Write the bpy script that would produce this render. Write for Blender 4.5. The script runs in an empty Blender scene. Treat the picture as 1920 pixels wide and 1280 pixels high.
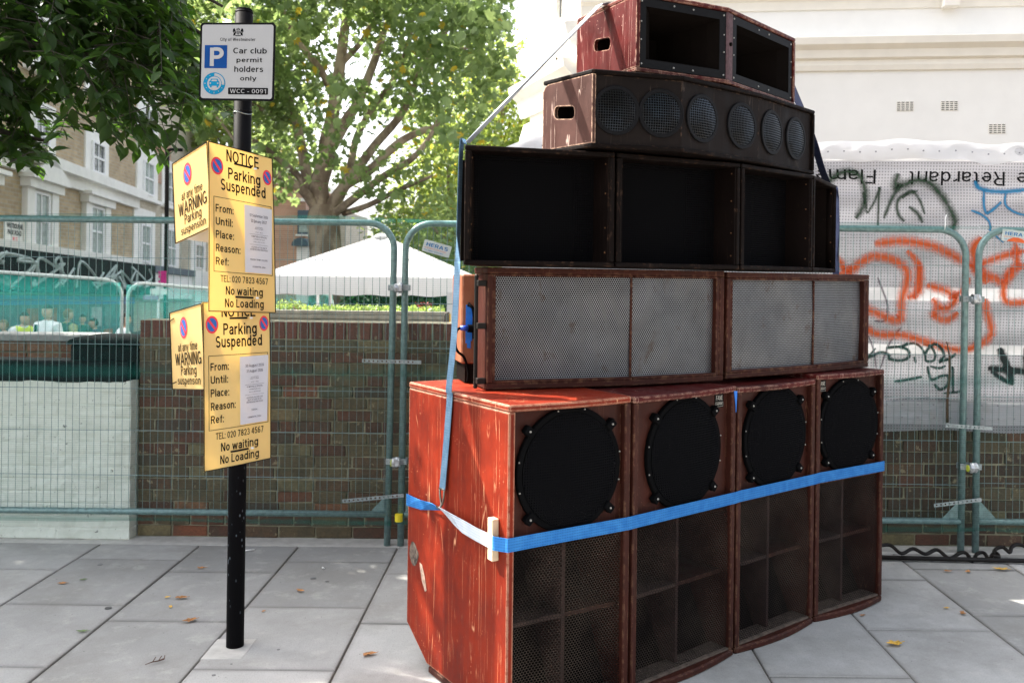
import bpy, bmesh, math, random
import numpy as np
from mathutils import Vector, Matrix
S = bpy.context.scene
C = S.collection
random.seed(7); rng = np.random.default_rng(7)
rad = math.radians
# ---------------------------------------------------------------- camera, world, sun, exposure
FP, CX, CY, CH, ROLL = 1740.0, 1000.0, 520.0, 1.645, 0.012
cam = bpy.data.cameras.new('camera'); co = bpy.data.objects.new('camera', cam); C.objects.link(co); S.camera = co
cam.sensor_width = 36; cam.lens = FP/1920*36; cam.shift_x = -(CX-960)/1920; cam.shift_y = -(640-CY)/1920
cam.dof.use_dof = True; cam.dof.focus_distance = 4.2; cam.dof.aperture_fstop = 4.5; cam.clip_start = .05; cam.clip_end = 2000
m = (Matrix.Rotation(rad(90), 4, 'X') @ Matrix.Rotation(ROLL, 4, 'Z')); m.translation = (0, 0, CH); co.matrix_world = m
SUN_EL, SUN_BETA = rad(47), rad(23)         # sun to the left, a little behind the fence
sd = Vector((-math.cos(SUN_EL)*math.cos(SUN_BETA), math.cos(SUN_EL)*math.sin(SUN_BETA), math.sin(SUN_EL)))
W = bpy.data.worlds.new('World'); S.world = W; W.use_nodes = True
wt = W.node_tree; bg = wt.nodes['Background']; sky = wt.nodes.new('ShaderNodeTexSky'); sky.sky_type = 'NISHITA'
sky.sun_disc = False; sky.sun_elevation = SUN_EL; sky.sun_rotation = math.atan2(sd.x, sd.y); sky.dust_density = 5.0; sky.air_density = .8; sky.ozone_density = .6; sky.altitude = 20
hs = wt.nodes.new('ShaderNodeHueSaturation'); hs.inputs['Saturation'].default_value = .42; wt.links.new(sky.outputs[0], hs.inputs['Color']); wt.links.new(hs.outputs[0], bg.inputs[0]); bg.inputs[1].default_value = .15
sl = bpy.data.lights.new('sun', 'SUN'); sl.energy = 3.6; sl.angle = rad(.53); sl.color = (1, .94, .84)
so = bpy.data.objects.new('sun', sl); C.objects.link(so); so.rotation_euler = sd.to_track_quat('Z', 'Y').to_euler(); so.location = (-20, 10, 30)
S.view_settings.view_transform = 'Standard'; S.view_settings.look = 'None'; S.view_settings.exposure = 2.0; S.view_settings.gamma = 1; S.view_settings.use_curve_mapping = False
S.cycles.transparent_max_bounces = 24; S.cycles.max_bounces = 8

# ---------------------------------------------------------------- helpers
cr, sr = math.cos(ROLL), math.sin(ROLL)
def at(x, y, Y):                       # photograph pixel + distance -> place
    u, v = x-CX, y-CY
    return Vector(((u*cr+v*sr)/FP*Y, Y, CH-(-u*sr+v*cr)/FP*Y))
def proj(p):
    a, b = p[0]/p[1]*FP, (CH-p[2])/p[1]*FP
    return a*cr-b*sr+CX, a*sr+b*cr+CY
def gnd(x, y, z=0):
    u, v = x-CX, y-CY; return at(x, y, FP*(CH-z)/(-u*sr+v*cr))

class G:
    """small node-tree writer"""
    def __init__(s, name):
        s.m = bpy.data.materials.new(name); s.m.use_nodes = True; s.t = s.m.node_tree
        s.b = s.t.nodes['Principled BSDF']; s.o = s.t.nodes['Material Output']; s._tc = None
    def n(s, ty, **kw):
        nd = s.t.nodes.new(ty)
        for k, v in kw.items(): setattr(nd, k, v)
        return nd
    def put(s, sock, v):
        if isinstance(v, bpy.types.NodeSocket): s.t.links.new(v, sock)
        elif isinstance(v, (tuple, list)) and len(v) == 3 and sock.type == 'RGBA': sock.default_value = (*v, 1)
        else: sock.default_value = v
    def tc(s, w='Object'):
        if not s._tc: s._tc = s.n('ShaderNodeTexCoord')
        return s._tc.outputs[w]
    def map(s, vec=None, scale=(1,1,1), loc=(0,0,0), rot=(0,0,0)):
        nd = s.n('ShaderNodeMapping'); s.put(nd.inputs[0], vec or s.tc()); nd.inputs[1].default_value = loc; nd.inputs[2].default_value = rot; nd.inputs[3].default_value = scale
        return nd.outputs[0]
    def noise(s, scale, detail=3, vec=None, rough=.55, dist=0):
        nd = s.n('ShaderNodeTexNoise'); s.put(nd.inputs['Vector'], vec or s.tc()); nd.inputs['Scale'].default_value = scale; nd.inputs['Detail'].default_value = detail
        nd.inputs['Roughness'].default_value = rough; nd.inputs['Distortion'].default_value = dist; return nd.outputs[0]
    def vor(s, scale, vec=None, feat='F1', out=0, rnd=1):
        nd = s.n('ShaderNodeTexVoronoi', feature=feat); s.put(nd.inputs['Vector'], vec or s.tc()); nd.inputs['Scale'].default_value = scale; nd.inputs['Randomness'].default_value = rnd
        return nd.outputs[out]
    def math(s, op, a, b=0., c=None, clamp=False):
        nd = s.n('ShaderNodeMath', operation=op, use_clamp=clamp); s.put(nd.inputs[0], a); s.put(nd.inputs[1], b)
        if c is not None: s.put(nd.inputs[2], c)
        return nd.outputs[0]
    def rng(s, v, a, b, c=0., d=1.):
        nd = s.n('ShaderNodeMapRange'); s.put(nd.inputs[0], v)
        for i, q in enumerate((a, b, c, d)): nd.inputs[i+1].default_value = q
        return nd.outputs[0]
    def ramp(s, fac, stops):
        nd = s.n('ShaderNodeValToRGB'); s.put(nd.inputs[0], fac); e = nd.color_ramp.elements
        while len(e) < len(stops): e.new(.5)
        for k, (p, c) in zip(e, stops): k.position = p; k.color = (*c, 1)
        return nd.outputs[0]
    def mix(s, f, a, b, bt='MIX'):
        nd = s.n('ShaderNodeMix', data_type='RGBA', blend_type=bt); s.put(nd.inputs[0], f); s.put(nd.inputs[6], a); s.put(nd.inputs[7], b); return nd.outputs[2]
    def sep(s, v):
        nd = s.n('ShaderNodeSeparateXYZ'); s.put(nd.inputs[0], v); return nd.outputs
    def bump(s, h, st=.3, d=.01):
        nd = s.n('ShaderNodeBump'); nd.inputs['Strength'].default_value = st; nd.inputs['Distance'].default_value = d; s.put(nd.inputs['Height'], h); s.put(s.b.inputs['Normal'], nd.outputs[0]); return nd.outputs[0]
    def set(s, base=None, rough=None, metal=None, spec=None):
        if base is not None: s.put(s.b.inputs['Base Color'], base)
        if rough is not None: s.put(s.b.inputs['Roughness'], rough)
        if metal is not None: s.put(s.b.inputs['Metallic'], metal)
        if spec is not None: s.put(s.b.inputs['Specular IOR Level'], spec)
        return s
    def wear(s, r=.012):
        bv = s.n('ShaderNodeBevel', samples=4); bv.inputs[0].default_value = r; ge = s.n('ShaderNodeNewGeometry')
        d = s.n('ShaderNodeVectorMath', operation='DOT_PRODUCT'); s.put(d.inputs[0], bv.outputs[0]); s.put(d.inputs[1], ge.outputs['Normal'])
        return s.math('SUBTRACT', 1., d.outputs['Value'])
    def translucent(s, col, f):                    # thin sheet: part of the light comes through
        tr = s.n('ShaderNodeBsdfTranslucent'); s.put(tr.inputs[0], col); mx = s.n('ShaderNodeMixShader'); s.put(mx.inputs[0], f)
        s.t.links.new(s.b.outputs[0], mx.inputs[1]); s.t.links.new(tr.outputs[0], mx.inputs[2]); s.t.links.new(mx.outputs[0], s.o.inputs[0]); s.last = mx.outputs[0]; return s
    def alpha(s, f):                                # holes
        src = s.o.inputs[0].links[0].from_socket; tp = s.n('ShaderNodeBsdfTransparent'); mx = s.n('ShaderNodeMixShader'); s.put(mx.inputs[0], f)
        s.t.links.new(tp.outputs[0], mx.inputs[1]); s.t.links.new(src, mx.inputs[2]); s.t.links.new(mx.outputs[0], s.o.inputs[0]); return s

def plain(name, col, rough=.6, metal=0, var=.12, scale=20, bump=0, spec=None):
    g = G(name); n = g.noise(scale, 4)
    c = g.mix(g.rng(n, .3, .7), tuple(x*(1-var) for x in col), tuple(min(1, x*(1+var)) for x in col))
    g.set(c, rough, metal, spec)
    if bump: g.bump(n, bump, .005)
    return g.m
def paint(name, a, b, scratch=(.55, .38, .25), amount=.5, chip=(.35, .2, .12), rough=.5, wr=.5, spec=.14):
    """brushed, scratched and chipped paint on plywood"""
    g = G(name); n1 = g.noise(3.2, 5, rough=.65); n2 = g.noise(14, 5, g.map(scale=(1,1,.35)), .7)
    f = g.math('ADD', g.math('MULTIPLY', n1, .55), g.math('MULTIPLY', n2, .45)); c = g.mix(g.rng(f, .36, .64), a, b); c = g.mix(g.math('MULTIPLY', g.rng(g.noise(1.3, 6, rough=.75), .5, .68), .45), c, tuple(x*.45 for x in a))
    def lines(sc, vec, wd, lo, hi, seed):
        w = g.noise(sc, 2, vec, .4, .2); l = g.rng(g.math('ABSOLUTE', g.math('SUBTRACT', w, .5)), wd, wd*.3, 0, 1)
        return g.math('MULTIPLY', l, g.rng(g.noise(9, 3, g.map(loc=(seed, 0, 0))), lo, hi))
    s1 = lines(3.0, g.map(scale=(3.2,3.2,.16), rot=(.05,.04,0), loc=(1,2,3)), .0026, .42, .56, 3)
    s2 = lines(2.6, g.map(scale=(2.6,2.6,.22), rot=(.75,.55,0), loc=(5,2,0)), .0022, .46, .58, 8)
    s3 = lines(5, g.map(scale=(2.2,2.2,.16), rot=(-.30,.35,0), loc=(9,1,0)), .0032, .55, .66, 13)
    dots = g.math('MULTIPLY', g.rng(g.vor(60), .16, .10), g.rng(g.noise(5, 3, g.map(loc=(4,4,4))), .56, .66))
    chp = g.math('MULTIPLY', g.rng(g.noise(42, 5, g.map(loc=(8,8,8)), .75), .66, .70), g.rng(g.noise(4.5, 3, g.map(loc=(6,1,9))), .50, .60)); dots = g.math('MAXIMUM', dots, chp)
    sc = g.math('MULTIPLY', g.math('MAXIMUM', g.math('MAXIMUM', s1, s2), g.math('MAXIMUM', s3, dots)), amount, clamp=True)
    c = g.mix(sc, c, scratch)
    wn = g.math('MULTIPLY', g.rng(g.wear(.010), .02, .12), g.rng(g.noise(38, 4), .62-wr*.35, .72-wr*.2), clamp=True)
    c = g.mix(wn, c, chip)
    g.set(c, g.rng(n2, .3, .7, rough-.1, rough+.2), spec=spec); g.bump(g.math('SUBTRACT', n2, g.math('MULTIPLY', sc, .6)), .12, .004)
    return g.m

def tag(o, label=None, cat=None, group=None, kind=None):
    if label: o['label'] = label
    if cat: o['category'] = cat
    if group: o['group'] = group
    if kind: o['kind'] = kind
    return o
def thing(name, label, cat, loc=(0,0,0), group=None):
    o = bpy.data.objects.new(name, None); C.objects.link(o); o.location = loc; o.empty_display_size = .1
    return tag(o, label, cat, group)
def wl(o):
    return Vector(o.location) if o.parent is None else wl(o.parent)+o.matrix_parent_inverse.translation+Vector(o.location)
def link(name, me, mat=None, parent=None, smooth=False):
    if mat is not None and not me.materials:
        for mm in (mat if isinstance(mat, (list, tuple)) else [mat]): me.materials.append(mm)
    if smooth: me.polygons.foreach_set('use_smooth', [True]*len(me.polygons))
    o = bpy.data.objects.new(name, me); C.objects.link(o)
    if parent is not None:
        o.parent = parent; o.matrix_parent_inverse = Matrix.Translation(-wl(parent))      # children are modelled at their place in the world
    return o
class MB:
    def __init__(s): s.v = []; s.f = []; s.uv = None
    def add(s, vs, fs):
        k = len(s.v); s.v += [tuple(v) for v in vs]; s.f += [tuple(i+k for i in f) for f in fs]; return s
    def box(s, a, b):
        (x0,y0,z0),(x1,y1,z1) = a, b
        return s.hexa([(x0,y0,z0),(x1,y0,z0),(x1,y1,z0),(x0,y1,z0)], [(x0,y0,z1),(x1,y0,z1),(x1,y1,z1),(x0,y1,z1)])
    def hexa(s, lo, hi):
        return s.add(list(lo)+list(hi), [(3,2,1,0),(4,5,6,7),(0,1,5,4),(1,2,6,5),(2,3,7,6),(3,0,4,7)])
    def extr(s, pts, d):                       # polygon pushed along d
        n = len(pts); d = Vector(d); p = [Vector(q) for q in pts]
        return s.add(p+[q+d for q in p], [tuple(range(n))[::-1], tuple(range(n, 2*n))]+[(i, (i+1)%n, n+(i+1)%n, n+i) for i in range(n)])
    def prism(s, plan, z0, z1): return s.extr([(x, y, z0) for x, y in plan], (0,0,z1-z0))
    def tube(s, pts, r, n=8, cap=True):
        pts = [Vector(p) for p in pts]; R = r if isinstance(r, (list, tuple)) else [r]*len(pts); k = len(s.v); up = None
        for i, p in enumerate(pts):
            t = (pts[min(i+1, len(pts)-1)]-pts[max(i-1, 0)]).normalized()
            if up is None: up = t.orthogonal().normalized()
            up = (up-t*up.dot(t)).normalized(); w = t.cross(up)
            for j in range(n):
                a = 2*math.pi*j/n; s.v.append(tuple(p+(up*math.cos(a)+w*math.sin(a))*R[i]))
        for i in range(len(pts)-1):
            for j in range(n): s.f.append((k+i*n+j, k+i*n+(j+1)%n, k+(i+1)*n+(j+1)%n, k+(i+1)*n+j))
        if cap: s.f.append(tuple(range(k, k+n))[::-1]); s.f.append(tuple(range(k+(len(pts)-1)*n, k+len(pts)*n)))
        return s
    def mesh(s, name, mi=None, clean=True):
        me = bpy.data.meshes.new(name); me.from_pydata(s.v, [], s.f)
        if clean:
            b = bmesh.new(); b.from_mesh(me); bmesh.ops.recalc_face_normals(b, faces=b.faces); b.to_mesh(me); b.free()
        me.update(); return me
    def build(s, name, mat, parent=None, smooth=False, bevel=0, seg=1, clean=True):
        me = s.mesh(name, clean=clean)
        if bevel:
            b = bmesh.new(); b.from_mesh(me); es = [e for e in b.edges if len(e.link_faces) == 2 and e.calc_face_angle(0) > .5]
            bmesh.ops.bevel(b, geom=es, offset=bevel, segments=seg, affect='EDGES', clamp_overlap=True); b.to_mesh(me); b.free()
        return link(name, me, mat, parent, smooth)
def sheet_hole(outer, holes, d):
    """flat outline with real holes cut through, given thickness d (vector)"""
    b = bmesh.new()
    for loop in [outer]+list(holes):
        vs = [b.verts.new(p) for p in loop]
        for i in range(len(vs)): b.edges.new((vs[i], vs[(i+1)%len(vs)]))
    bmesh.ops.triangle_fill(b, edges=b.edges[:], use_beauty=True)
    r = bmesh.ops.extrude_face_region(b, geom=b.faces[:]); bmesh.ops.translate(b, vec=Vector(d), verts=[e for e in r['geom'] if isinstance(e, bmesh.types.BMVert)])
    bmesh.ops.recalc_face_normals(b, faces=b.faces); me = bpy.data.meshes.new('sheet'); b.to_mesh(me); b.free(); return me
def circ(c, r, ax, ay, n=32, ry=None):
    c = Vector(c); return [c+Vector(ax)*math.cos(2*math.pi*i/n)*r+Vector(ay)*math.sin(2*math.pi*i/n)*(ry or r) for i in range(n)]
def smooth_path(P, k=6):
    P = [Vector(p) for p in P]; o = []
    for i in range(len(P)-1):
        a, b, c, d = P[max(i-1,0)], P[i], P[i+1], P[min(i+2, len(P)-1)]
        for j in range(k):
            t = j/k; o.append(.5*((2*b)+(c-a)*t+(2*a-5*b+4*c-d)*t*t+(3*b-a-3*c+d)*t**3))
    return o+[P[-1]]
def ribbon(pts, wds, width, th=0.0, vertical_uv=True):
    """band along pts; wds = width directions; UV x along in metres, y across 0..1"""
    vs, fs, uv = [], [], []; L = 0; n = len(pts)
    ths = [th] if th else [0]
    W2 = width if isinstance(width, (list, tuple)) else [width]*n
    Ls = [0]
    for i in range(1, n): Ls.append(Ls[-1]+(Vector(pts[i])-Vector(pts[i-1])).length)
    me = bpy.data.meshes.new('band')
    for i in range(n):
        p = Vector(pts[i]); w = Vector(wds[i]).normalized(); t = (Vector(pts[min(i+1,n-1)])-Vector(pts[max(i-1,0)])).normalized(); nn = t.cross(w).normalized()*th*.5
        vs += [p-w*W2[i]/2+nn, p+w*W2[i]/2+nn]+([p+w*W2[i]/2-nn, p-w*W2[i]/2-nn] if th else [])
    q = 4 if th else 2
    for i in range(n-1):
        a, b = i*q, (i+1)*q
        fs.append((a, a+1, b+1, b)); uv += [(Ls[i],0),(Ls[i],1),(Ls[i+1],1),(Ls[i+1],0)]
        if th:
            fs += [(a+1,a+2,b+2,b+1),(a+2,a+3,b+3,b+2),(a+3,a,b,b+3)]
            uv += [(Ls[i],1),(Ls[i],1),(Ls[i+1],1),(Ls[i+1],1), (Ls[i],1),(Ls[i],0),(Ls[i+1],0),(Ls[i+1],1), (Ls[i],0),(Ls[i],0),(Ls[i+1],0),(Ls[i+1],0)]
    me.from_pydata([tuple(v) for v in vs], [], fs); l = me.uv_layers.new(name='UVMap')
    l.data.foreach_set('uv', [c for u in uv for c in u]); return me
_tx = {}
def text2d(s, bold=0):
    k = (s, bold)
    if k not in _tx:
        cu = bpy.data.curves.new('t', 'FONT'); cu.body = s; cu.size = 1; cu.resolution_u = 3; cu.offset = bold; cu.space_line = 1
        o = bpy.data.objects.new('t', cu); C.objects.link(o); bpy.context.view_layer.update()
        me = o.evaluated_get(bpy.context.evaluated_depsgraph_get()).to_mesh()
        v = [(p.co.x, p.co.y) for p in me.vertices]; f = [tuple(p.vertices) for p in me.polygons]
        o.to_mesh_clear(); bpy.data.objects.remove(o); bpy.data.curves.remove(cu); _tx[k] = (v, f)
    return _tx[k]
def _arc(cx, cy, rx, ry, a0, a1, n=None):
    n = n or max(3, int(abs(a1-a0)/22)); return [(cx+rx*math.cos(rad(a0+(a1-a0)*i/n)), cy+ry*math.sin(rad(a0+(a1-a0)*i/n))) for i in range(n+1)]
_st = [(.075,0),(.075,1)]; _sx = [(.075,0),(.075,.74)]
GL = {                                    # plain grotesque capitals, small letters and figures as pen strokes, capital height 1
 'A':[[(.03,0),(.34,1),(.65,0)],[(.16,.32),(.52,.32)]], 'C':[_arc(.37,.5,.295,.425,48,312)], 'E':[_st,[(.15,.925),(.53,.925)],[(.15,.52),(.5,.52)],[(.15,.075),(.55,.075)]], 'F':[_st,[(.15,.925),(.53,.925)],[(.15,.5),(.48,.5)]],
 'G':[_arc(.37,.5,.295,.425,50,345),[(.38,.44),(.66,.44),(.66,.06)]], 'H':[_st,[(.575,0),(.575,1)],[(.15,.52),(.5,.52)]], 'I':[_st], 'L':[_st,[(.15,.075),(.5,.075)]], 'N':[_st,[(.1,.96),(.54,.04)],[(.575,0),(.575,1)]], 'O':[_arc(.38,.5,.305,.425,0,360,20)],
 'P':[_st,[(.15,.925)]+_arc(.33,.705,.215,.22,90,-90)+[(.15,.485)]], 'R':[_st,[(.15,.925)]+_arc(.34,.715,.215,.21,90,-90)+[(.15,.505)],[(.36,.46),(.57,0)]], 'S':[_arc(.32,.71,.225,.215,28,270)+_arc(.32,.285,.245,.21,90,-155)[1:]], 'T':[[(.31,0),(.31,.85)],[(0,.925),(.62,.925)]],
 'U':[[(.075,1)]+_arc(.325,.325,.25,.25,180,360)+[(.575,1)]], 'W':[[(.03,1),(.24,.02),(.45,.95),(.66,.02),(.87,1)]], 'a':[_arc(.27,.5,.185,.165,165,0)+[(.455,0)],[(.40,.41),(.27,.395)]+_arc(.245,.235,.17,.16,95,285)+[(.41,.17)]], 'b':[_st,_arc(.29,.37,.2,.295,150,-150)],
 'c':[_arc(.28,.37,.205,.295,48,312)], 'd':[[(.5,0),(.5,1)],_arc(.285,.37,.2,.295,30,330)], 'e':[_arc(.28,.37,.205,.295,0,318),[(.13,.37),(.44,.37)]], 'f':[[(.17,0)]+_arc(.33,.79,.16,.14,180,95),[(.03,.665),(.12,.665)],[(.22,.665),(.34,.665)]],
 'g':[[(.5,.74)]+_arc(.28,-.02,.22,.17,0,-150),_arc(.285,.37,.2,.295,30,330)], 'h':[_st,_arc(.285,.45,.2,.215,150,0)+[(.485,0)]], 'i':[_sx,[(.075,.86),(.075,1)]], 'k':[_st,[(.47,.74),(.15,.3)],[(.26,.4),(.5,0)]], 'l':[_st], 'm':[_sx,_arc(.26,.47,.175,.195,150,0)+[(.435,0)],_arc(.62,.47,.175,.195,150,0)+[(.795,0)]],
 'n':[_sx,_arc(.285,.45,.2,.215,150,0)+[(.485,0)]], 'o':[_arc(.285,.37,.21,.295,0,360,16)], 'p':[[(.075,-.26),(.075,.74)],_arc(.29,.37,.2,.295,150,-150)], 'r':[_sx,_arc(.33,.42,.2,.245,150,80)], 's':[_arc(.25,.525,.16,.14,25,270)+_arc(.25,.225,.18,.15,90,-155)[1:]],
 't':[[(.18,.94)]+_arc(.32,.2,.14,.125,180,275),[(.02,.665),(.11,.665)],[(.25,.665),(.35,.665)]], 'u':[[(.075,.74)]+_arc(.275,.285,.2,.21,180,330),[(.485,0),(.485,.74)]], 'w':[[(.03,.74),(.20,.02),(.37,.70),(.54,.02),(.71,.74)]], 'y':[[(.04,.74),(.25,.08)],[(.5,.74),(.24,-.12),(.07,-.19)]],
 '0':[_arc(.29,.5,.21,.425,0,360,18)], '1':[[(.32,0),(.32,1)],[(.25,.88),(.08,.74)]], '2':[_arc(.28,.68,.195,.245,172,-38)+[(.10,.075),(.52,.075)]], '3':[_arc(.27,.72,.17,.205,160,-90)+_arc(.27,.29,.2,.22,90,-162)[1:]], '4':[[(.38,0),(.38,.98)],[(.31,.93),(.06,.3),(.31,.3)],[(.45,.3),(.55,.3)]],
 '5':[[(.48,.925),(.16,.925),(.115,.52)]+_arc(.27,.33,.205,.255,125,-155)], '6':[_arc(.29,.31,.2,.235,0,360,16),_arc(.34,.5,.25,.425,62,172)], '7':[[(.04,.925),(.49,.925),(.21,0)]], '8':[_arc(.29,.71,.17,.215,0,360,14),_arc(.29,.28,.205,.205,0,360,16)], '9':[_arc(.28,.69,.2,.235,0,360,16),_arc(.23,.5,.25,.425,242,352)],
 ':':[[(.075,0),(.075,.15)],[(.075,.55),(.075,.70)]], '-':[[(.05,.36),(.35,.36)]], '.':[[(.075,0),(.075,.15)]]}
def _pen(P, w):
    """flat mitred ribbon along a pen stroke"""
    n = len(P); V = []; closed = math.dist(P[0], P[-1]) < 1e-6; h = w/2
    for i in range(n):
        a = P[i-1] if i else (P[-2] if closed else None); b = P[i+1] if i < n-1 else (P[1] if closed else None); p = P[i]
        def nrm(q, r): d = (r[0]-q[0], r[1]-q[1]); l = math.hypot(*d) or 1; return (-d[1]/l, d[0]/l)
        n1 = nrm(a, p) if a else nrm(p, b); n2 = nrm(p, b) if b else n1; mx, my = n1[0]+n2[0], n1[1]+n2[1]; l2 = mx*mx+my*my; k = 2/l2 if l2 > .25 else 2.2; mx *= k*h; my *= k*h
        L = math.hypot(mx, my); f = min(1, h*1.9/L) if L else 1; V += [(p[0]+mx*f, p[1]+my*f), (p[0]-mx*f, p[1]-my*f)]
    return V, [(2*i, 2*i+1, 2*i+3, 2*i+2) for i in range(n-1)]
def put_text(mb, surf, s, cu, cv, w, cap, align='C', bold=.034, slant=0):
    """print s on surf(u, v) (metres right, metres down): fitted to width w and capital height cap"""
    if all(ch in GL or ch == ' ' for ch in s):
        wt_ = .10+1.5*bold; x = 0; S_ = []
        for ch in s:
            if ch == ' ': x += .30; continue
            mxx = 0
            parts_ = []
            for st in GL[ch]:
                cur = [st[0]]
                for i_ in range(1, len(st)):
                    cur.append(st[i_])
                    if i_ < len(st)-1:
                        a_, b_ = (st[i_][0]-st[i_-1][0], st[i_][1]-st[i_-1][1]), (st[i_+1][0]-st[i_][0], st[i_+1][1]-st[i_][1])
                        if a_[0]*b_[0]+a_[1]*b_[1] < -.35*math.hypot(*a_)*math.hypot(*b_): parts_.append(cur); cur = [st[i_]]
                parts_.append(cur)
            for si, st in enumerate(parts_):
                V, Fq = _pen([(q[0]+(wt_-.15)*.5, q[1]) for q in st], wt_); S_.append((si, [(x+a, b) for a, b in V], Fq)); mxx = max([mxx]+[a for a, b in V])
            x += mxx+.115
        x0 = min(a for _, V, _ in S_ for a, b in V); x1 = max(a for _, V, _ in S_ for a, b in V); k = w/(x1-x0); off = -w/2 if align == 'C' else (0 if align == 'L' else -w)
        p0, pu, pv = Vector(surf(cu, cv)), Vector(surf(cu+.001, cv)), Vector(surf(cu, cv+.001)); nn = (pu-p0).cross(pv-p0).normalized(); nn = nn if nn.dot(Vector((0, CH*0, 0))-p0) > 0 else -nn
        for si, V, Fq in S_: mb.add([Vector(surf(cu+off+(a-x0)*k, cv+cap/2-b*cap))+nn*si*.00012 for a, b in V], Fq)
        return
    v, f = text2d(s, bold); x0 = min(p[0] for p in v); x1 = max(p[0] for p in v); k = w/(x1-x0); ky = cap/.71
    off = -w/2 if align == 'C' else (0 if align == 'L' else -w)
    mb.add([surf(cu+off+(x-x0)*k+slant*y*ky, cv+cap/2-y*ky) for x, y in v], f)
def put_poly(mb, surf, pts): mb.add([surf(u, v) for u, v in pts], [tuple(range(len(pts)))])
def ring2d(mb, surf, cu, cv, r0, r1, n=32, a0=0, a1=2*math.pi, ky=1):
    P = []
    for i in range(n+1):
        a = a0+(a1-a0)*i/n; P += [surf(cu+r0*math.cos(a), cv+r0*ky*math.sin(a)), surf(cu+r1*math.cos(a), cv+r1*ky*math.sin(a))]
    mb.add(P, [(2*i, 2*i+1, 2*i+3, 2*i+2) for i in range(n)])
def rrect(w, h, r, n=4, x0=0, y0=0):
    o = []
    for cx, cy, a in ((w-r, r, -90), (w-r, h-r, 0), (r, h-r, 90), (r, r, 180)):
        for i in range(n+1): t = rad(a+90*i/n); o.append((x0+cx+r*math.cos(t), y0+cy+r*math.sin(t)))
    return o

# ---------------------------------------------------------------- materials
M = {}
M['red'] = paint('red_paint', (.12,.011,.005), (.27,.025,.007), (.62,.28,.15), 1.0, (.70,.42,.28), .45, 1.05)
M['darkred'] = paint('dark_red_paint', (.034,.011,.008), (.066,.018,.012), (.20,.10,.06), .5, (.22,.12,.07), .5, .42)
M['maroon'] = paint('maroon_paint', (.040,.005,.005), (.105,.009,.008), (.62,.4,.34), .7, (.55,.34,.25), .4, .62)
M['brown'] = paint('worn_brown_paint', (.045,.019,.015), (.095,.042,.034), (.7,.52,.45), .9, (.75,.5,.36), .5, .8)
M['blackbrown'] = paint('black_brown_paint', (.0045,.0027,.0023), (.008,.0045,.0038), (.12,.07,.05), .25, (.10,.055,.035), .6, .15, .08)
M['charcoal'] = paint('charcoal_baffle_paint', (.010,.0075,.0075), (.019,.014,.013), (.16,.12,.1), .3, (.16,.1,.07), .65, .3, .1)
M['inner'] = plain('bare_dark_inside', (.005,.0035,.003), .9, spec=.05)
M['black'] = plain('black_plastic', (.005,.005,.0065), .6, var=.25, scale=60, bump=.05, spec=.14)
M['rubber'] = plain('black_rubber', (.004,.004,.0045), .85, spec=.04)
M['blackmetal'] = plain('black_metal', (.012,.010,.009), .5, .1, spec=.2)
M['screw'] = plain('steel_screw', (.34,.33,.31), .45, .6)
M['galv'] = plain('galvanised_steel', (.33,.37,.38), .5, .6, .3, 90, .05)
M['teal_pipe'] = plain('fence_pipe_steel', (.19,.285,.28), .42, .35, .25, 40, .06)
M['wire'] = plain('fence_wire_steel', (.20,.28,.28), .45, .5)
M['white_paint'] = plain('white_painted_stucco', (.80,.79,.76), .8, 0, .03, 3, .05)
M['cream_trim'] = plain('cream_moulding', (.80,.77,.70), .8, 0, .04, 5, .05)
M['white_metal'] = plain('white_metal', (.8,.8,.8), .4)
M['bluetape'] = plain('blue_tape', (.015,.19,.72), .5, 0, .15, 40)
M['wood'] = plain('bare_pine', (.80,.66,.44), .6, 0, .1, 12)
M['signblack'] = plain('black_print', (.006,.006,.007), .6, spec=.08)
M['white_print'] = plain('white_print', (.72,.72,.72), .5)
M['dark_glass'] = plain('dark_window_glass', (.05,.06,.065), .08, 0, .4, 1.5, spec=.8)
M['curtain_glass'] = plain('curtained_window_glass', (.30,.36,.33), .25, 0, .3, 6)
M['skin'] = plain('skin', (.5,.29,.2), .6)
M['leafbrown'] = plain('dry_leaf', (.42,.19,.06), .7, 0, .5, 60)
M['leafyellow'] = plain('yellow_leaf', (.7,.42,.06), .7, 0, .3, 60)

g = G('perforated_grille_steel'); uv = g.tc('UV'); X, Y_, _ = g.sep(uv); P = .0100
def hexd(g, X, Y, P):
    r3 = 1.7320508
    def cell(ox, oy):
        a = g.math('SUBTRACT', g.math('FRACT', g.math('ADD', g.math('DIVIDE', X, P), ox)), .5)
        b = g.math('MULTIPLY', g.math('SUBTRACT', g.math('FRACT', g.math('ADD', g.math('DIVIDE', Y, P*r3), oy)), .5), r3)
        return g.math('SQRT', g.math('ADD', g.math('MULTIPLY', a, a), g.math('MULTIPLY', b, b)))
    return g.math('MINIMUM', cell(0, 0), cell(.5, .5))
d = hexd(g, X, Y_, P)
n = g.noise(5, 4); st = g.math('MULTIPLY', g.rng(g.noise(11, 5, g.map(scale=(1,1,.6)), .7), .6, .7), .75)
c = g.mix(g.rng(n, .35, .7), (.17,.175,.19), (.27,.275,.29)); c = g.mix(st, c, (.13,.09,.07))
g.set(c, .42, .35); g.alpha(g.rng(d, .33, .37)); M['perf'] = g.m

g = G('expanded_mesh_steel'); X, Y_, _ = g.sep(g.tc('UV')); d = hexd(g, g.math('MULTIPLY', X, .75), Y_, .0105)
g.set(g.mix(g.rng(g.noise(3.5, 4), .4, .65), (.012,.009,.008), (.05,.038,.030)), .6, .2, spec=.1); g.alpha(g.rng(d, .385, .42)); M['expmesh'] = g.m

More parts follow.
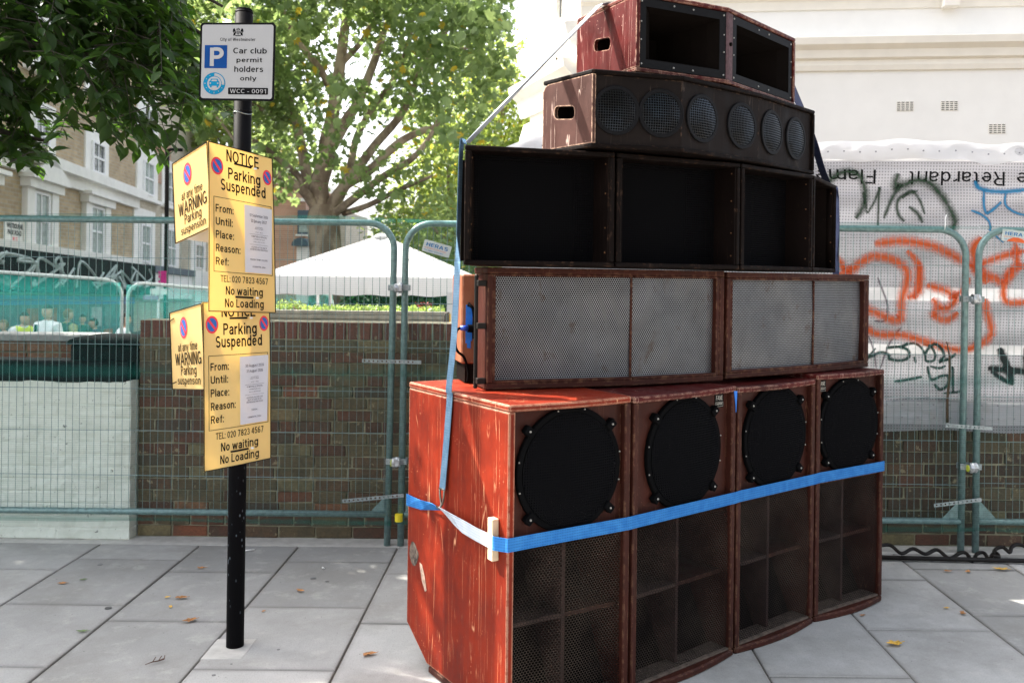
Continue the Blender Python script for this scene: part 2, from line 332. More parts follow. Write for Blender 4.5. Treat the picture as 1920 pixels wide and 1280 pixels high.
g = G('square_wire_grille'); X, Y_, _ = g.sep(g.tc('UV'))
def gr(v, P, w=.22): return g.math('GREATER_THAN', g.math('ABSOLUTE', g.math('SUBTRACT', g.math('FRACT', g.math('DIVIDE', v, P)), .5)), .5-w/2)
g.set(g.mix(g.rng(g.noise(6, 3), .4, .65), (.005,.005,.006), (.028,.042,.062)), .4, .3); g.alpha(g.math('MAXIMUM', gr(X, .0105), gr(Y_, .0105))); M['sqmesh'] = g.m  # bluish patches put glints into the wire colour
g = G('fine_black_grille'); X, Y_, _ = g.sep(g.tc('UV'))
g.set((.004,.004,.005), .8, spec=.05); g.alpha(g.math('MAXIMUM', g.math('MAXIMUM', gr(X, .010, .4), gr(Y_, .010, .4)), .25)); M['blkmesh'] = g.m

def strap(name, a, b):
    g = G(name); X, Y_, _ = g.sep(g.tc('UV'))
    dash = g.math('MULTIPLY', g.math('GREATER_THAN', g.math('FRACT', g.math('MULTIPLY', X, 90)), .4), g.math('LESS_THAN', g.math('ABSOLUTE', g.math('SUBTRACT', g.math('FRACT', g.math('MULTIPLY', Y_, 5)), .5)), .09))
    rib = g.math('SINE', g.math('MULTIPLY', X, 1400))
    c = g.mix(g.rng(g.noise(25, 4), .35, .7), a, b); c = g.mix(g.math('MULTIPLY', dash, .75), c, tuple(x*.25 for x in a))
    g.set(c, .7, spec=.1); g.bump(rib, .25, .002); return g.m
M['strap'] = strap('blue_webbing', (.028,.17,.50), (.05,.24,.60)); M['strapw'] = strap('pale_webbing_underside', (.55,.62,.72), (.66,.72,.8))
M['strapb'] = strap('faded_blue_webbing', (.13,.24,.36), (.20,.33,.47)); M['strapd'] = strap('shaded_blue_webbing', (.012,.018,.05), (.025,.035,.08))  # second one: shade on the strap's right fall, put into its colour

g = G('slab_concrete'); oi = g.n('ShaderNodeObjectInfo'); n1 = g.noise(2.2, 6, rough=.7); n2 = g.noise(160, 3); n3 = g.noise(6, 5, g.map(scale=(3,.35,1)), .6)
c = g.mix(g.rng(n1, .3, .7), (.35,.347,.338), (.45,.447,.437)); c = g.mix(g.math('MULTIPLY', g.rng(n3, .5, .75), .14), c, (.25,.26,.265))
c = g.mix(1., c, g.ramp(oi.outputs['Random'], [(0, (.70,.705,.70)), (.5, (.95,.95,.94)), (1, (1.14,1.14,1.13))]), 'MULTIPLY')
ed = g.sep(g.tc('UV')); ea = g.math('MINIMUM', g.math('MINIMUM', ed[0], g.math('SUBTRACT', 1., ed[0])), g.math('MINIMUM', ed[1], g.math('SUBTRACT', 1., ed[1])))
c = g.mix(g.math('MULTIPLY', g.rng(g.math('ADD', ea, g.math('MULTIPLY', n1, .03)), .055, .015), .45), c, (.19,.18,.165))
wp_ = g.n('ShaderNodeNewGeometry').outputs['Position']; st1 = g.noise(1.1, 7, wp_, .75); st2 = g.noise(7, 6, g.map(wp_, loc=(5,2,0)), .7)
c = g.mix(g.math('MULTIPLY', g.rng(st1, .46, .62), .48), c, (.23,.22,.195)); c = g.mix(g.math('MULTIPLY', g.rng(st2, .54, .68), .30), c, (.58,.565,.52)); c = g.mix(g.math('MULTIPLY', g.rng(n2, .5, .72), .45), c, (.20,.195,.18))
spots = g.rng(g.vor(26), .10, .05); c = g.mix(g.math('MULTIPLY', spots, g.rng(g.noise(3.1, 2, g.map(loc=(3,1,0))), .55, .6)), c, (.10,.10,.10))
g.set(c, .85); g.bump(g.math('ADD', n2, g.math('MULTIPLY', n3, .7)), .3, .002); M['slab'] = g.m
M['joint'] = plain('joint_sand', (.20,.175,.14), .95, 0, .25, 80)
M['cement'] = plain('cement', (.50,.49,.46), .9, 0, .15, 14, .2)
M['tarmac'] = plain('tarmac', (.10,.10,.10), .9)

def brickmat(name, stops, dirt=(.055,.050,.034), dm=.5):
    g = G(name); oi = g.n('ShaderNodeObjectInfo'); wp = g.n('ShaderNodeNewGeometry').outputs['Position']
    c = g.ramp(oi.outputs['Random'], stops); n = g.noise(9, 6, wp, .7); n2 = g.noise(70, 4, wp)
    c = g.mix(g.rng(n2, .3, .7), g.mix(1., c, (.6,.6,.6), 'MULTIPLY'), c)
    c = g.mix(g.math('MULTIPLY', g.rng(n, .46, .62), dm), c, dirt)
    eff = g.rng(g.noise(16, 5, g.map(wp, loc=(7,3,1)), .65), .61, .66); c = g.mix(g.math('MULTIPLY', eff, .7), c, (.33,.28,.17))
    g.set(c, .9); g.bump(g.math('ADD', n, n2), .5, .006); return g.m
M['brick'] = brickmat('old_brick', [(0,(.10,.055,.036)), (.18,(.15,.065,.04)), (.36,(.125,.095,.052)), (.62,(.155,.12,.065)), (.74,(.085,.06,.042)), (.86,(.25,.09,.045)), (.94,(.22,.18,.09)), (1,(.10,.10,.06))])
M['brickred'] = brickmat('red_coping_brick', [(0,(.13,.045,.033)), (1,(.20,.07,.048))], dm=.3)
M['brickbrown'] = brickmat('brown_brick', [(0,(.06,.035,.025)), (.5,(.10,.06,.035)), (1,(.075,.06,.035))], dm=.3)
M['mortar'] = plain('dirty_mortar', (.26,.24,.16), .95, 0, .45, 12, .4)
g = G('whitewashed_brick'); wp = g.n('ShaderNodeNewGeometry').outputs['Position']; n = g.noise(7, 6, wp, .7); X, Y_, Z_ = g.sep(wp)
rel = g.math('MAXIMUM', g.rng(g.math('ABSOLUTE', g.math('SUBTRACT', g.math('FRACT', g.math('ADD', g.math('DIVIDE', Z_, .075), g.math('MULTIPLY', n, .25))), .5)), .40, .5), 0.)
c = g.mix(g.rng(n, .3, .72), (.66,.71,.61), (.80,.84,.75)); c = g.mix(g.math('MULTIPLY', g.rng(g.noise(3, 5, g.map(wp, scale=(1,1,.7)), .7), .55, .7), .25), c, (.3,.31,.24))
c = g.mix(g.math('MULTIPLY', g.rng(g.noise(30, 4, wp, .7), .64, .7), .8), c, (.08,.09,.07))
g.set(c, .85); g.bump(g.math('SUBTRACT', n, g.math('MULTIPLY', rel, .35)), .55, .02); M['whitewash'] = g.m
M['blackpaint'] = plain('old_black_paint', (.009,.010,.011), .7, 0, .4, 10, .35, spec=.1)
M['pole'] = None
g = G('chipped_black_pole_paint'); n = g.noise(30, 4); ch = g.math('MULTIPLY', g.rng(g.vor(52, g.map(scale=(1,1,.5))), .20, .12), g.rng(g.noise(6, 2), .44, .54)); ch = g.math('MULTIPLY', ch, g.rng(g.sep(g.tc())[2], 1.1, .5))
c = g.mix(ch, (.006,.006,.007), (.14,.17,.20)); g.set(c, .6, spec=.04); g.bump(n, .1, .002); M['pole'] = g.m

def thin(name, col, tcol, f, var=.06, scale=8, rough=.5):
    g = G(name); c = g.mix(g.rng(g.noise(scale, 3), .3, .7), tuple(x*(1-var) for x in col), col); g.set(c, rough); g.translucent(tcol, f); return g.m
M['yellow'] = thin('yellow_corrugated_plastic', (.95,.74,.34), (1,.80,.36), .45)
M['paper'] = thin('paper', (.70,.72,.80), (.7,.72,.8), .15)
M['whiteback'] = thin('white_plastic_inside', (.8,.78,.74), (.8,.75,.7), .4)
M['signblue'] = plain('blue_print', (.012,.12,.44), .5); M['signred'] = plain('red_print', (.78,.035,.06), .5)
g = G('reflective_white_sheet'); X, Y_, Z_ = g.sep(g.tc()); dd = hexd(g, X, Z_, .0045); g.set(g.mix(g.rng(dd, .3, .4), (.36,.365,.38), (.43,.435,.45)), .4); M['refl'] = g.m
M['deepblue'] = plain('deep_blue_sheet', (.0,.055,.25), .5, spec=.15); M['cyan'] = plain('cyan_sheet', (.0,.22,.42), .5, spec=.15)

def leafm(name, c0, c1, t0, t1, f=.5, sc=1.5, yel=0):
    g = G(name); wp = g.n('ShaderNodeNewGeometry').outputs; n = g.noise(sc, 2, wp['Position']); r = wp['Random Per Island']
    k = g.math('ADD', g.math('MULTIPLY', g.rng(n, .3, .7), .5), g.math('MULTIPLY', r, .5)); c = g.mix(k, c0, c1); t = g.mix(k, t0, t1)
    if yel: yy = g.math('GREATER_THAN', r, 1-yel); c = g.mix(yy, c, (.35,.26,.03)); t = g.mix(yy, t, (.8,.6,.06))
    g.set(c, .42, spec=.35); g.translucent(t, f); return g.m
M['leaf_near'] = leafm('near_tree_leaf', (.020,.045,.014), (.045,.090,.022), (.04,.12,.012), (.12,.26,.02), .35, 3)
M['leaf_plane'] = leafm('plane_tree_leaf', (.075,.13,.05), (.13,.19,.085), (.24,.38,.10), (.50,.60,.22), .55, .6, .02)
M['leaf_far'] = leafm('far_tree_leaf', (.08,.13,.03), (.14,.19,.045), (.30,.43,.07), (.52,.60,.13), .5, .5, .05)
M['leaf_hedge'] = leafm('hedge_leaf', (.015,.05,.018), (.03,.08,.028), (.02,.10,.03), (.05,.16,.04), .3)
M['leaf_bed'] = leafm('bedding_plant_leaf', (.12,.22,.05), (.28,.36,.14), (.3,.5,.08), (.5,.6,.15), .4)
g = G('plane_bark'); n = g.vor(4.5, g.map(scale=(1,1,.45))); n2 = g.noise(3, 5, g.map(scale=(1,1,.6)), .6); c = g.ramp(n2, [(0,(.09,.065,.045)), (.42,(.18,.13,.095)), (.55,(.34,.27,.20)), (1,(.42,.36,.28))]); g.set(c, .85); g.bump(n2, .5, .03); M['bark_plane'] = g.m
M['bark'] = plain('dark_bark', (.05,.042,.035), .9, 0, .4, 20, .5)
g = G('pale_green_net')      # fence debris netting: fine woven threads
X, Y_, Z_ = g.sep(g.n('ShaderNodeNewGeometry').outputs['Position']); n = g.noise(3, 4, g.map(g.n('ShaderNodeNewGeometry').outputs['Position'], scale=(.15,1,6)))
th = g.rng(g.math('SINE', g.math('MULTIPLY', g.math('ADD', Z_, g.math('MULTIPLY', n, .012)), 2*math.pi/.0125)), .1, .9)
thx = g.rng(g.math('SINE', g.math('MULTIPLY', X, 2*math.pi/.009)), .6, 1.)
bands = g.math('ADD', g.math('MULTIPLY', g.rng(g.math('ABSOLUTE', g.math('SUBTRACT', g.math('ADD', Z_, g.math('MULTIPLY', n, .03)), 1.06)), .045, .01), .16), g.math('MULTIPLY', g.rng(g.math('ABSOLUTE', g.math('SUBTRACT', Z_, .145)), .02, .005), .35))
fac = g.math('ADD', g.math('ADD', g.math('MULTIPLY', g.rng(Z_, 1.962, 1.975), .25), bands), g.math('ADD', g.math('MULTIPLY', th, .12), g.math('MULTIPLY', thx, .08)), clamp=True)
g.set((.012,.20,.16), .6, spec=.1); g.translucent((.04,.46,.38), .45); g.alpha(fac); M['net'] = g.m
g = G('dense_teal_net'); wpos = g.n('ShaderNodeNewGeometry').outputs['Position']; X, Y_, Z_ = g.sep(wpos); g.set((.04,.62,.52), .6); g.translucent((.10,.95,.82), .6)
g.alpha(g.math('ADD', g.math('MULTIPLY', g.noise(1.2, 3, wpos), .2), g.math('ADD', .08, g.math('MULTIPLY', g.rng(Z_, .8, 1.5), .22)))); M['net2'] = g.m

# ================================================================ THE SETTING
ZG = -.65                                            # the street beyond the garden wall lies lower
gb = MB(); gb.add([(-300,6.02,ZG),(300,6.02,ZG),(300,900,ZG),(-300,900,ZG)], [(0,1,2,3)])
tag(gb.build('street_ground', M['tarmac'], clean=False), kind='structure')
gb = MB(); gb.add([(-300,-200,-.012),(300,-200,-.012),(300,6.0,-.012),(-300,6.0,-.012)], [(0,1,2,3)])
pave = tag(gb.build('pavement', M['joint'], clean=False), kind='structure')
tag(MB().box((-3.4,6.05,ZG),(9,10.6,.75)).build('garden_terrace', plain('garden_soil', (.09,.065,.04), .95)), kind='structure')
# paving slabs 0.6 x 0.735 m, running bond towards the camera
slab_meshes = []
for k in range(4):
    b = bmesh.new(); r = random.Random(k); w, d = .592, .723
    vs = [b.verts.new((x, y, z)) for z in (-.03, 0) for x, y in ((-w/2,-d/2),(w/2,-d/2),(w/2,d/2),(-w/2,d/2))]
    for f in ((3,2,1,0),(4,5,6,7),(0,1,5,4),(1,2,6,5),(2,3,7,6),(3,0,4,7)): b.faces.new([vs[i] for i in f])
    bmesh.ops.bevel(b, geom=[e for e in b.edges if all(v.co.z > -.01 for v in e.verts)], offset=.004, segments=1, affect='EDGES')
    uvl = b.loops.layers.uv.new('UVMap')
    for f in b.faces:
        for l in f.loops: l[uvl].uv = (l.vert.co.x/w+.5, l.vert.co.y/d+.5)
    me = bpy.data.meshes.new('paving_slab'); b.to_mesh(me); b.free(); me.materials.append(M['slab']); slab_meshes.append(me)
n = 0
for c in range(-9, 9):
    for r in range(0, 7):
        ytop = (5.13 if c % 2 == 0 else 5.33)+.735-.735*r
        if ytop > 5.64: y1, y0 = 5.63, ytop-.735
        else: y1, y0 = ytop, ytop-.735
        if y0 < 1.0: continue
        s = link('paving_slab', slab_meshes[n % 4], parent=pave); n += 1
        s.location = (-.803+.6*c+.3, (y0+y1)/2, random.uniform(-.0025, .0015)); s.scale = (1, (y1-y0-.008)/.723, 1); s.rotation_euler = (random.uniform(-.003,.003), random.uniform(-.003,.003), 0)
# cement strip along the foot of the walls
tag(MB().box((-6,5.634,-.05),(8,5.83,-.003)).build('cement_strip', M['cement']), kind='structure')
# cement patch round the pole foot
tag(MB().hexa([(-1.402,3.96,-.03),(-1.228,3.965,-.03),(-1.226,4.185,-.03),(-1.404,4.18,-.03)], [(-1.402,3.96,.002),(-1.228,3.965,.003),(-1.226,4.185,.003),(-1.404,4.18,.002)]).build('cement_patch', M['cement'], bevel=.003), kind='structure')

# ---------------------------------------------------------------- brick walls
bmesh_b = []
for k in range(5):
    b = bmesh.new(); r = random.Random(40+k); w, d, h = .215, .10, .065
    vs = [b.verts.new((x+r.uniform(-.002,.002), y+(r.uniform(-.003,.003) if y < 0 else 0), z+r.uniform(-.002,.002))) for z in (-h/2, h/2) for x, y in ((-w/2,-d/2),(w/2,-d/2),(w/2,d/2),(-w/2,d/2))]
    for f in ((3,2,1,0),(4,5,6,7),(0,1,5,4),(1,2,6,5),(2,3,7,6),(3,0,4,7)): b.faces.new([vs[i] for i in f])
    bmesh.ops.bevel(b, geom=[e for e in b.edges if any(v.co.y < 0 for v in e.verts)], offset=.004, segments=1, affect='EDGES')
    me = bpy.data.meshes.new('brick'); b.to_mesh(me); b.free(); me.materials.append(M['brick']); bmesh_b.append(me)
b2 = [m_.copy() for m_ in bmesh_b]; b3 = [m_.copy() for m_ in bmesh_b]
for m_ in b2: m_.materials[0] = M['brickred']
for m_ in b3: m_.materials[0] = M['brickbrown']
def brick_wall(x0, x1, label, courses=17, coping=True, Y=5.81, seed=1):
    t = thing('brick_wall', label, 'wall', (x0, Y, 0)); r = random.Random(seed)
    MB().box((x0, Y+.009, -.1), (x1, Y+.215, courses*.073+(.105 if coping else 0)+.003)).build('mortar', M['mortar'], t, bevel=.004)
    for c in range(courses):
        x = x0-(c % 2)*.113; z = c*.073+.035+r.uniform(-.002,.002)
        flem = c % 2 and c % 4 == 1
        while x < x1:
            w = (.215 if (flem == 0 or r.random() < .5) else .102) if r.random() < .94 else .102
            w += r.uniform(-.012,.008)
            a, e = max(x, x0), min(x+w, x1)
            if e-a > .03:
                o = link('brick', r.choice(bmesh_b), parent=t); o.location = ((a+e)/2-0, Y+.05+r.uniform(-.005,.005), z); o.scale = ((e-a)/.215, 1, 1); o.rotation_euler = (r.uniform(-.02,.02), r.uniform(-.012,.012), r.uniform(-.015,.015))
            x += w+.010
    if coping:
        x = x0
        while x < x1-.04:
            o = link('brick', r.choice(b2), parent=t); o.location = (x+.034, Y+.05+r.uniform(-.003,.003), courses*.073+.054); o.rotation_euler = (0, rad(90)+r.uniform(-.015,.015), 0); o.scale = (.49, 1, .98)
            x += .0765
    return t
wl_ = brick_wall(-2.46, .30, 'mossy old brick garden wall with red brick on edge coping behind the black signpost', seed=3)
wr_ = brick_wall(.32, 3.75, 'lower brown brick wall under the graffitied white sheeting at the right', courses=14, coping=False, seed=5, Y=5.80)
# second wall bricks: browner
for o in wr_.children:
    if o.name.startswith('brick') and random.random() < .65: o.data = random.choice(b3)

# whitewashed wall with black painted top, left
t = thing('whitewashed_wall', 'whitewashed rough brick wall with black painted top at the far left', 'wall', (-3.5,5.73,0))
b = bmesh.new(); nx, nz = 120, 60; x0, x1, z1 = -4.6, -2.476, .975
r = random.Random(2); grid = []
import mathutils
def wz(x, z):
    f = abs(((z/.075+.12*mathutils.noise.noise((x*2, z*2, 0)))%1)-.5); j = max(0, (f-.40)/.10)
    row = int(z/.075); fx = abs((((x+(row % 2)*.113)/.225)%1)-.5); jx = max(0, (fx-.475)/.025)
    return 5.73+.004*max(j, jx*.7)-.008*mathutils.noise.noise((x*5, 7, z*9))-.005*mathutils.noise.noise((x*17, 3, z*22))-(.006 if z < .19 else 0)
nx, nz = 260, 150
vs = [(x0+(x1-x0)*i/nx, wz(x0+(x1-x0)*i/nx, z1*j/nz), z1*j/nz) for j in range(nz+1) for i in range(nx+1)]
fs = [(j*(nx+1)+i, j*(nx+1)+i+1, (j+1)*(nx+1)+i+1, (j+1)*(nx+1)+i) for j in range(nz) for i in range(nx)]
k = len(vs); vs += [(x0,5.95,0),(x1+.01,5.95,0),(x1+.01,5.95,z1),(x0,5.95,z1)]
fs += [tuple([j*(nx+1)+nx for j in range(nz+1)])+(k+2, k+1), tuple([nz*(nx+1)+i for i in range(nx+1)])+(k+2, k+3)]
mbw = MB(); mbw.add(vs, fs); mbw.build('whitewashed_face', M['whitewash'], t, smooth=False, clean=False)
P = [(-4.6,5.725,.972),(-2.50,5.725,.962),(-2.50,5.96,.962),(-4.6,5.96,.972)]
MB().hexa(P, [(x, y+(.03 if y < 5.8 else 0), z+.13) for x, y, z in P]).build('black_capping', M['blackpaint'], t, bevel=.008)
# black pier with domed cap
t = thing('black_pier', 'squat black painted pier with a low domed cap beside the brick wall', 'pier', (-2.70,5.9,.9))
MB().box((-2.90,5.82,.9),(-2.47,6.1,1.19)).build('shaft', M['blackpaint'], t, bevel=.01)
vs = []; fs = []
for j in range(7):
    a = j/6*math.pi/2; q = math.cos(a)*1.0; h = 1.19+.06*math.sin(a)
    vs += [(-2.685+sx*.235*max(q,.02)**.6, 5.96+sy*.16*max(q,.02)**.6, h) for sx, sy in ((-1,-1),(1,-1),(1,1),(-1,1))]
for j in range(6): fs += [(j*4+i, j*4+(i+1)%4, j*4+4+(i+1)%4, j*4+4+i) for i in range(4)]
mb = MB(); mb.add(vs, fs+[(24,25,26,27)]); mb.build('domed_cap', M['blackpaint'], t, smooth=False)
# small brick wall with grey coping further back
t = thing('low_rear_wall', 'short stretch of orange brick wall under a grey stone coping behind the whitewashed wall', 'wall', (-4,6.25,.9))
MB().box((-5.2,6.262,-.6),(-2.95,6.42,1.17)).build('mortar', M['mortar'], t)
bo = [m_.copy() for m_ in bmesh_b]; om = brickmat('orange_brick', [(0,(.30,.13,.07)), (.5,(.38,.22,.13)), (1,(.22,.09,.05))], dm=.15)
for m_ in bo: m_.materials[0] = om
for c in range(2):
    x = -5.2+(c % 2)*.11
    while x < -2.98:
        w = random.choice((.215, .102)); o = link('brick', random.choice(bo), parent=t); o.location = (x+w/2, 6.30, 1.035+c*.075+.03); o.scale = (w/.215, 1, 1); x += w+.01
MB().box((-5.2,6.22,1.175),(-2.93,6.48,1.225)).build('coping', plain('grey_stone', (.30,.31,.30), .85, 0, .2, 20, .2), t, bevel=.008)

# ---------------------------------------------------------------- white stucco building, right
def fx(px, Y): return (px-CX)/FP*Y
t = thing('stucco_building', 'tall white stucco building with long moulded cornices behind the right hand sheeting', 'building', (6,11.5,0))
A_, B_, D_ = Vector((9.2, 10.6)), Vector((fx(1083,11.6), 11.6)), Vector((fx(990,13.4), 13.4)); E_ = Vector((1.2, 20)); F_ = Vector((9.2, 20))
MB().prism([tuple(A_), tuple(B_), tuple(D_), tuple(E_), tuple(F_)], ZG, 9.0).build('wall', M['white_paint'], t)
def moulding(a, b, prof, name='cornice'):
    d = (b-a).normalized(); nrm = Vector((-d.y, d.x)); 
    if nrm.y > 0: nrm = -nrm
    mb = MB(); n_ = len(prof); ea = a; eb = b
    pa = [(ea.x+nrm.x*o, ea.y+nrm.y*o, z) for o, z in prof]; pb = [(eb.x+nrm.x*o+ -nrm.x*0, eb.y+nrm.y*o, z) for o, z in prof]
    mb.add(pa+pb, [tuple(range(n_))[::-1], tuple(range(n_, 2*n_))]+[(i, (i+1)%n_, n_+(i+1)%n_, n_+i) for i in range(n_)]); return mb.build(name, M['cream_trim'], t)
def zz(py, px, Y): return at(px, py, Y).z
zc = zz(78, 1700, 11.2)
prof = [(-.02,zc-.36),(.03,zc-.36),(.05,zc-.30),(.05,zc-.24),(.10,zc-.22),(.12,zc-.13),(.20,zc-.08),(.22,zc),(.16,zc+.02),(-.02,zc+.05)]
moulding(A_, B_+Vector((-.02,0)), prof)
zp = zz(2, 1600, 11.2); moulding(A_, B_, [(-.02,zp-.10),(.02,zp-.10),(.04,zp),(.10,zp+.04),(.10,zp+.12),(-.02,zp+.14)], 'string_course')
z2 = zz(66, 1040, 12.2); moulding(B_, D_, [(-.02,z2-.42),(.04,z2-.42),(.05,z2-.3),(.12,z2-.28),(.20,z2-.1),(.22,z2),(-.02,z2+.04)])
z3 = zz(165, 1010, 13); moulding(B_, D_+Vector((-.1,.16)), [(-.02,z3-.34),(.05,z3-.34),(.10,z3-.12),(.22,z3-.02),(.24,z3+.08),(-.02,z3+.12)])
z4 = zz(225, 1010, 13); moulding(B_, D_+Vector((-.05,.08)), [(-.02,z4-.6),(.16,z4-.6),(.10,z4-.2),(.04,z4),(-.02,z4+.02)], 'plinth')
# recessed window and pilaster on the angled bay
dd_ = (D_-B_).normalized(); nn_ = Vector((-dd_.y, dd_.x)); nn_ = nn_ if nn_.y < 0 else -nn_
def bay(s0, s1, o0, o1, za, zb, name, mat):
    p = [B_+dd_*s0+nn_*o0, B_+dd_*s1+nn_*o0, B_+dd_*s1+nn_*o1, B_+dd_*s0+nn_*o1]; return MB().prism([tuple(q) for q in p], za, zb).build(name, mat, t)
w_ = bay(.50, .72, -.02, .01, z2+.25, z2+2.0, 'window', M['dark_glass']); bay(.44, .50, -.02, .06, z2+.2, z2+2.0, 'window_frame', M['cream_trim']); bay(.72, .78, -.02, .06, z2+.2, z2+2.0, 'window_frame', M['cream_trim'])
bay(.06, .22, -.02, .07, z3+.12, z2-.42, 'pilaster', M['cream_trim']); bay(.03, .25, -.02, .11, z2-.62, z2-.42, 'pilaster_cap', M['cream_trim'])
# block bracket high on the facade
dm_ = (A_-B_).normalized(); nm_ = Vector((dm_.y, -dm_.x)); nm_ = nm_ if nm_.y < 0 else -nm_
def mainp(px, o): # point on main facade for photo column
    k = (px-CX)/FP; s = (k*B_.y-B_.x)/(dm_.x-k*dm_.y); return B_+dm_*s+nm_*o
a, b_ = mainp(1757, .0), mainp(1785, .0)
MB().prism([tuple(a), tuple(b_), tuple(b_+nm_*.16), tuple(a+nm_*.16)], zz(13, 1770, 11), zz(-8, 1770, 11)).build('bracket', M['cream_trim'], t)
for px, py in ((1693,200),(1776,199),(1866,242)):
    a, b_ = mainp(px-16, 0), mainp(px+16, 0); Y = a.y; za, zb = zz(py+9, px, Y), zz(py-9, px, Y)
    fr = MB().prism([tuple(a-nm_*.05), tuple(b_-nm_*.05), tuple(b_+nm_*.006), tuple(a+nm_*.006)], za, zb).build('air_brick', M['cream_trim'], t)
    mb = MB()
    for i in range(4):
        for j in range(5):
            u0, u1 = (i+.14)/4, (i+.86)/4; q0, q1 = za+(zb-za)*(j+.3)/5, za+(zb-za)*(j+.7)/5
            p0, p1 = a.lerp(b_, u0)+nm_*.008, a.lerp(b_, u1)+nm_*.008
            mb.prism([tuple(p0-nm_*.01), tuple(p1-nm_*.01), tuple(p1), tuple(p0)], q0, q1)
    mb.build('vent_slots', M['inner'], fr)
# bent black pipe on the bay
ph = B_+dd_*.9+nn_*.25
tag(MB().tube([at(1042,95,12.2), at(1045,125,12.2), at(1050,130,12.2), at(1066,128,12.15)], .009, 8).build('wall_hook', M['blackmetal'], smooth=True), 'thin bent black rod sticking out of the white building beside the strap', 'rod')

# ---------------------------------------------------------------- street of terraced houses, left (runs away to the right)
KX, Y1 = 19683.0, 27.0                       # facade line: X = X0 - .115 Y
X0 = -KX/FP
SH = .0262                                   # the street falls away slightly
def fY(px): return KX/(800-px)
def fz(px, py): return at(px, py, fY(px)).z
DV = Vector((-.115, 1)).normalized(); NV = Vector((DV.y, -DV.x))    # NV points to the street (right)
def fpt(Y, z, o=0): x = X0-.115*Y; return (x+NV.x*o, Y+NV.y*o, z-SH*(Y-Y1))
def fbox(mb, Ya, Yb, za, zb, o0, o1):
    return mb.hexa([fpt(Ya,za,o1), fpt(Yb,za,o1), fpt(Yb,za,o0), fpt(Ya,za,o0)], [fpt(Ya,zb,o1), fpt(Yb,zb,o1), fpt(Yb,zb,o0), fpt(Ya,zb,o0)])
def zrel(px, py): return fz(px, py)+SH*(fY(px)-Y1)
def facade_brick(name, a, b, c, mort=(.42,.38,.30)):
    g = G(name); wp = g.n('ShaderNodeNewGeometry').outputs['Position']; X, Y_, Z_ = g.sep(wp); cb = g.n('ShaderNodeCombineXYZ'); g.put(cb.inputs[0], Y_); g.put(cb.inputs[1], Z_)
    bt = g.n('ShaderNodeTexBrick'); g.put(bt.inputs[0], cb.outputs[0]); g.put(bt.inputs['Color1'], a); g.put(bt.inputs['Color2'], b); g.put(bt.inputs['Mortar'], mort); bt.inputs['Scale'].default_value = 1
    bt.inputs['Brick Width'].default_value = .34; bt.inputs['Row Height'].default_value = .115; bt.inputs['Mortar Size'].default_value = .014
    cc = g.mix(g.math('MULTIPLY', g.rng(g.noise(.9, 5, wp, .7), .45, .65), .5), bt.outputs[0], c); g.set(cc, .9); g.bump(bt.outputs['Fac'], -.3, .01); return g.m
M['stock'] = facade_brick('london_stock_brick', (.50,.38,.23), (.36,.27,.165), (.27,.205,.13))
M['redstock'] = facade_brick('red_house_brick', (.52,.30,.21), (.42,.23,.16), (.34,.2,.14))
M['greystock'] = facade_brick('grey_house_brick', (.54,.48,.38), (.43,.38,.29), (.34,.3,.23))
M['stucco2'] = plain('painted_window_surround', (.80,.79,.74), .7, 0, .06, 3)
M['slate'] = plain('slate_blue_paint', (.07,.10,.13), .5)
def house(label, Ya, Yb, wm, zt=13.0, depth=8):
    t = thing('terraced_house', label, 'house', fpt((Ya+Yb)/2, ZG))
    fbox(MB(), Ya, Yb, -4, zt, -depth, 0).build('wall', wm, t); return t
def window(t, Ya, Yb, za, zb, sur=.35, style='plain', glass='curtain_glass'):
    f = fbox(MB(), Ya-sur, Yb+sur, za-.12, zb+sur*.8, -.02, .06).build('window', M['stucco2'], t)
    mb = MB(); h = zb-za; zm = za+h*.5; w = .07
    fbox(mb, Ya, Ya+w*1.6, za, zb, .055, .13); fbox(mb, Yb-w*1.6, Yb, za, zb, .055, .13); fbox(mb, Ya+w*1.6, Yb-w*1.6, zb-w, zb, .055, .13); fbox(mb, Ya+w*1.6, Yb-w*1.6, za, za+w, .055, .13); fbox(mb, Ya+w*1.6, Yb-w*1.6, zm-w*.5, zm+w*.5, .055, .12)
    mb.build('frame', M['white_metal'], f)
    for q0, q1 in ((za+w, zm-w*.5), (zm+w*.5, zb-w)): fbox(MB(), Ya+w*1.6, Yb-w*1.6, q0, q1, .05, .075).build('pane', M[glass], f)
    mc = (Ya+Yb)/2; fbox(MB(), mc-.03, mc+.03, za+w, zb-w, .074, .10).build('glazing_bar', M['white_metal'], f)
    fbox(MB(), Ya-sur-.1, Yb+sur+.1, za-.26, za-.12, -.02, .24).build('sill', M['stucco2'], f)
    if style != 'plain':
        fbox(MB(), Ya-sur, Ya-.06, za-.12, zb+.05, .05, .16).build('pilaster', M['stucco2'], f); fbox(MB(), Yb+.06, Yb+sur, za-.12, zb+.05, .05, .16).build('pilaster', M['stucco2'], f)
        fbox(MB(), Ya-sur-.12, Yb+sur+.12, zb+.05, zb+.30, -.02, .28).build('hood', M['stucco2'], f)
        fbox(MB(), Ya-sur-.25, Yb+sur+.25, zb+.30, zb+.42, -.02, .42).build('hood', M['stucco2'], f)
        if style == 'pediment':
            a, b_ = Ya-sur-.25, Yb+sur+.25; zb2 = zb+.42; mb = MB()
            mb.add([fpt(a,zb2,-.02), fpt(b_,zb2,-.02), fpt((a+b_)/2,zb2+.62,-.02), fpt(a,zb2,.42), fpt(b_,zb2,.42), fpt((a+b_)/2,zb2+.62,.42)], [(0,2,1),(3,4,5),(0,1,4,3),(1,2,5,4),(2,0,3,5)]); mb.build('pediment', M['stucco2'], f)
    return f
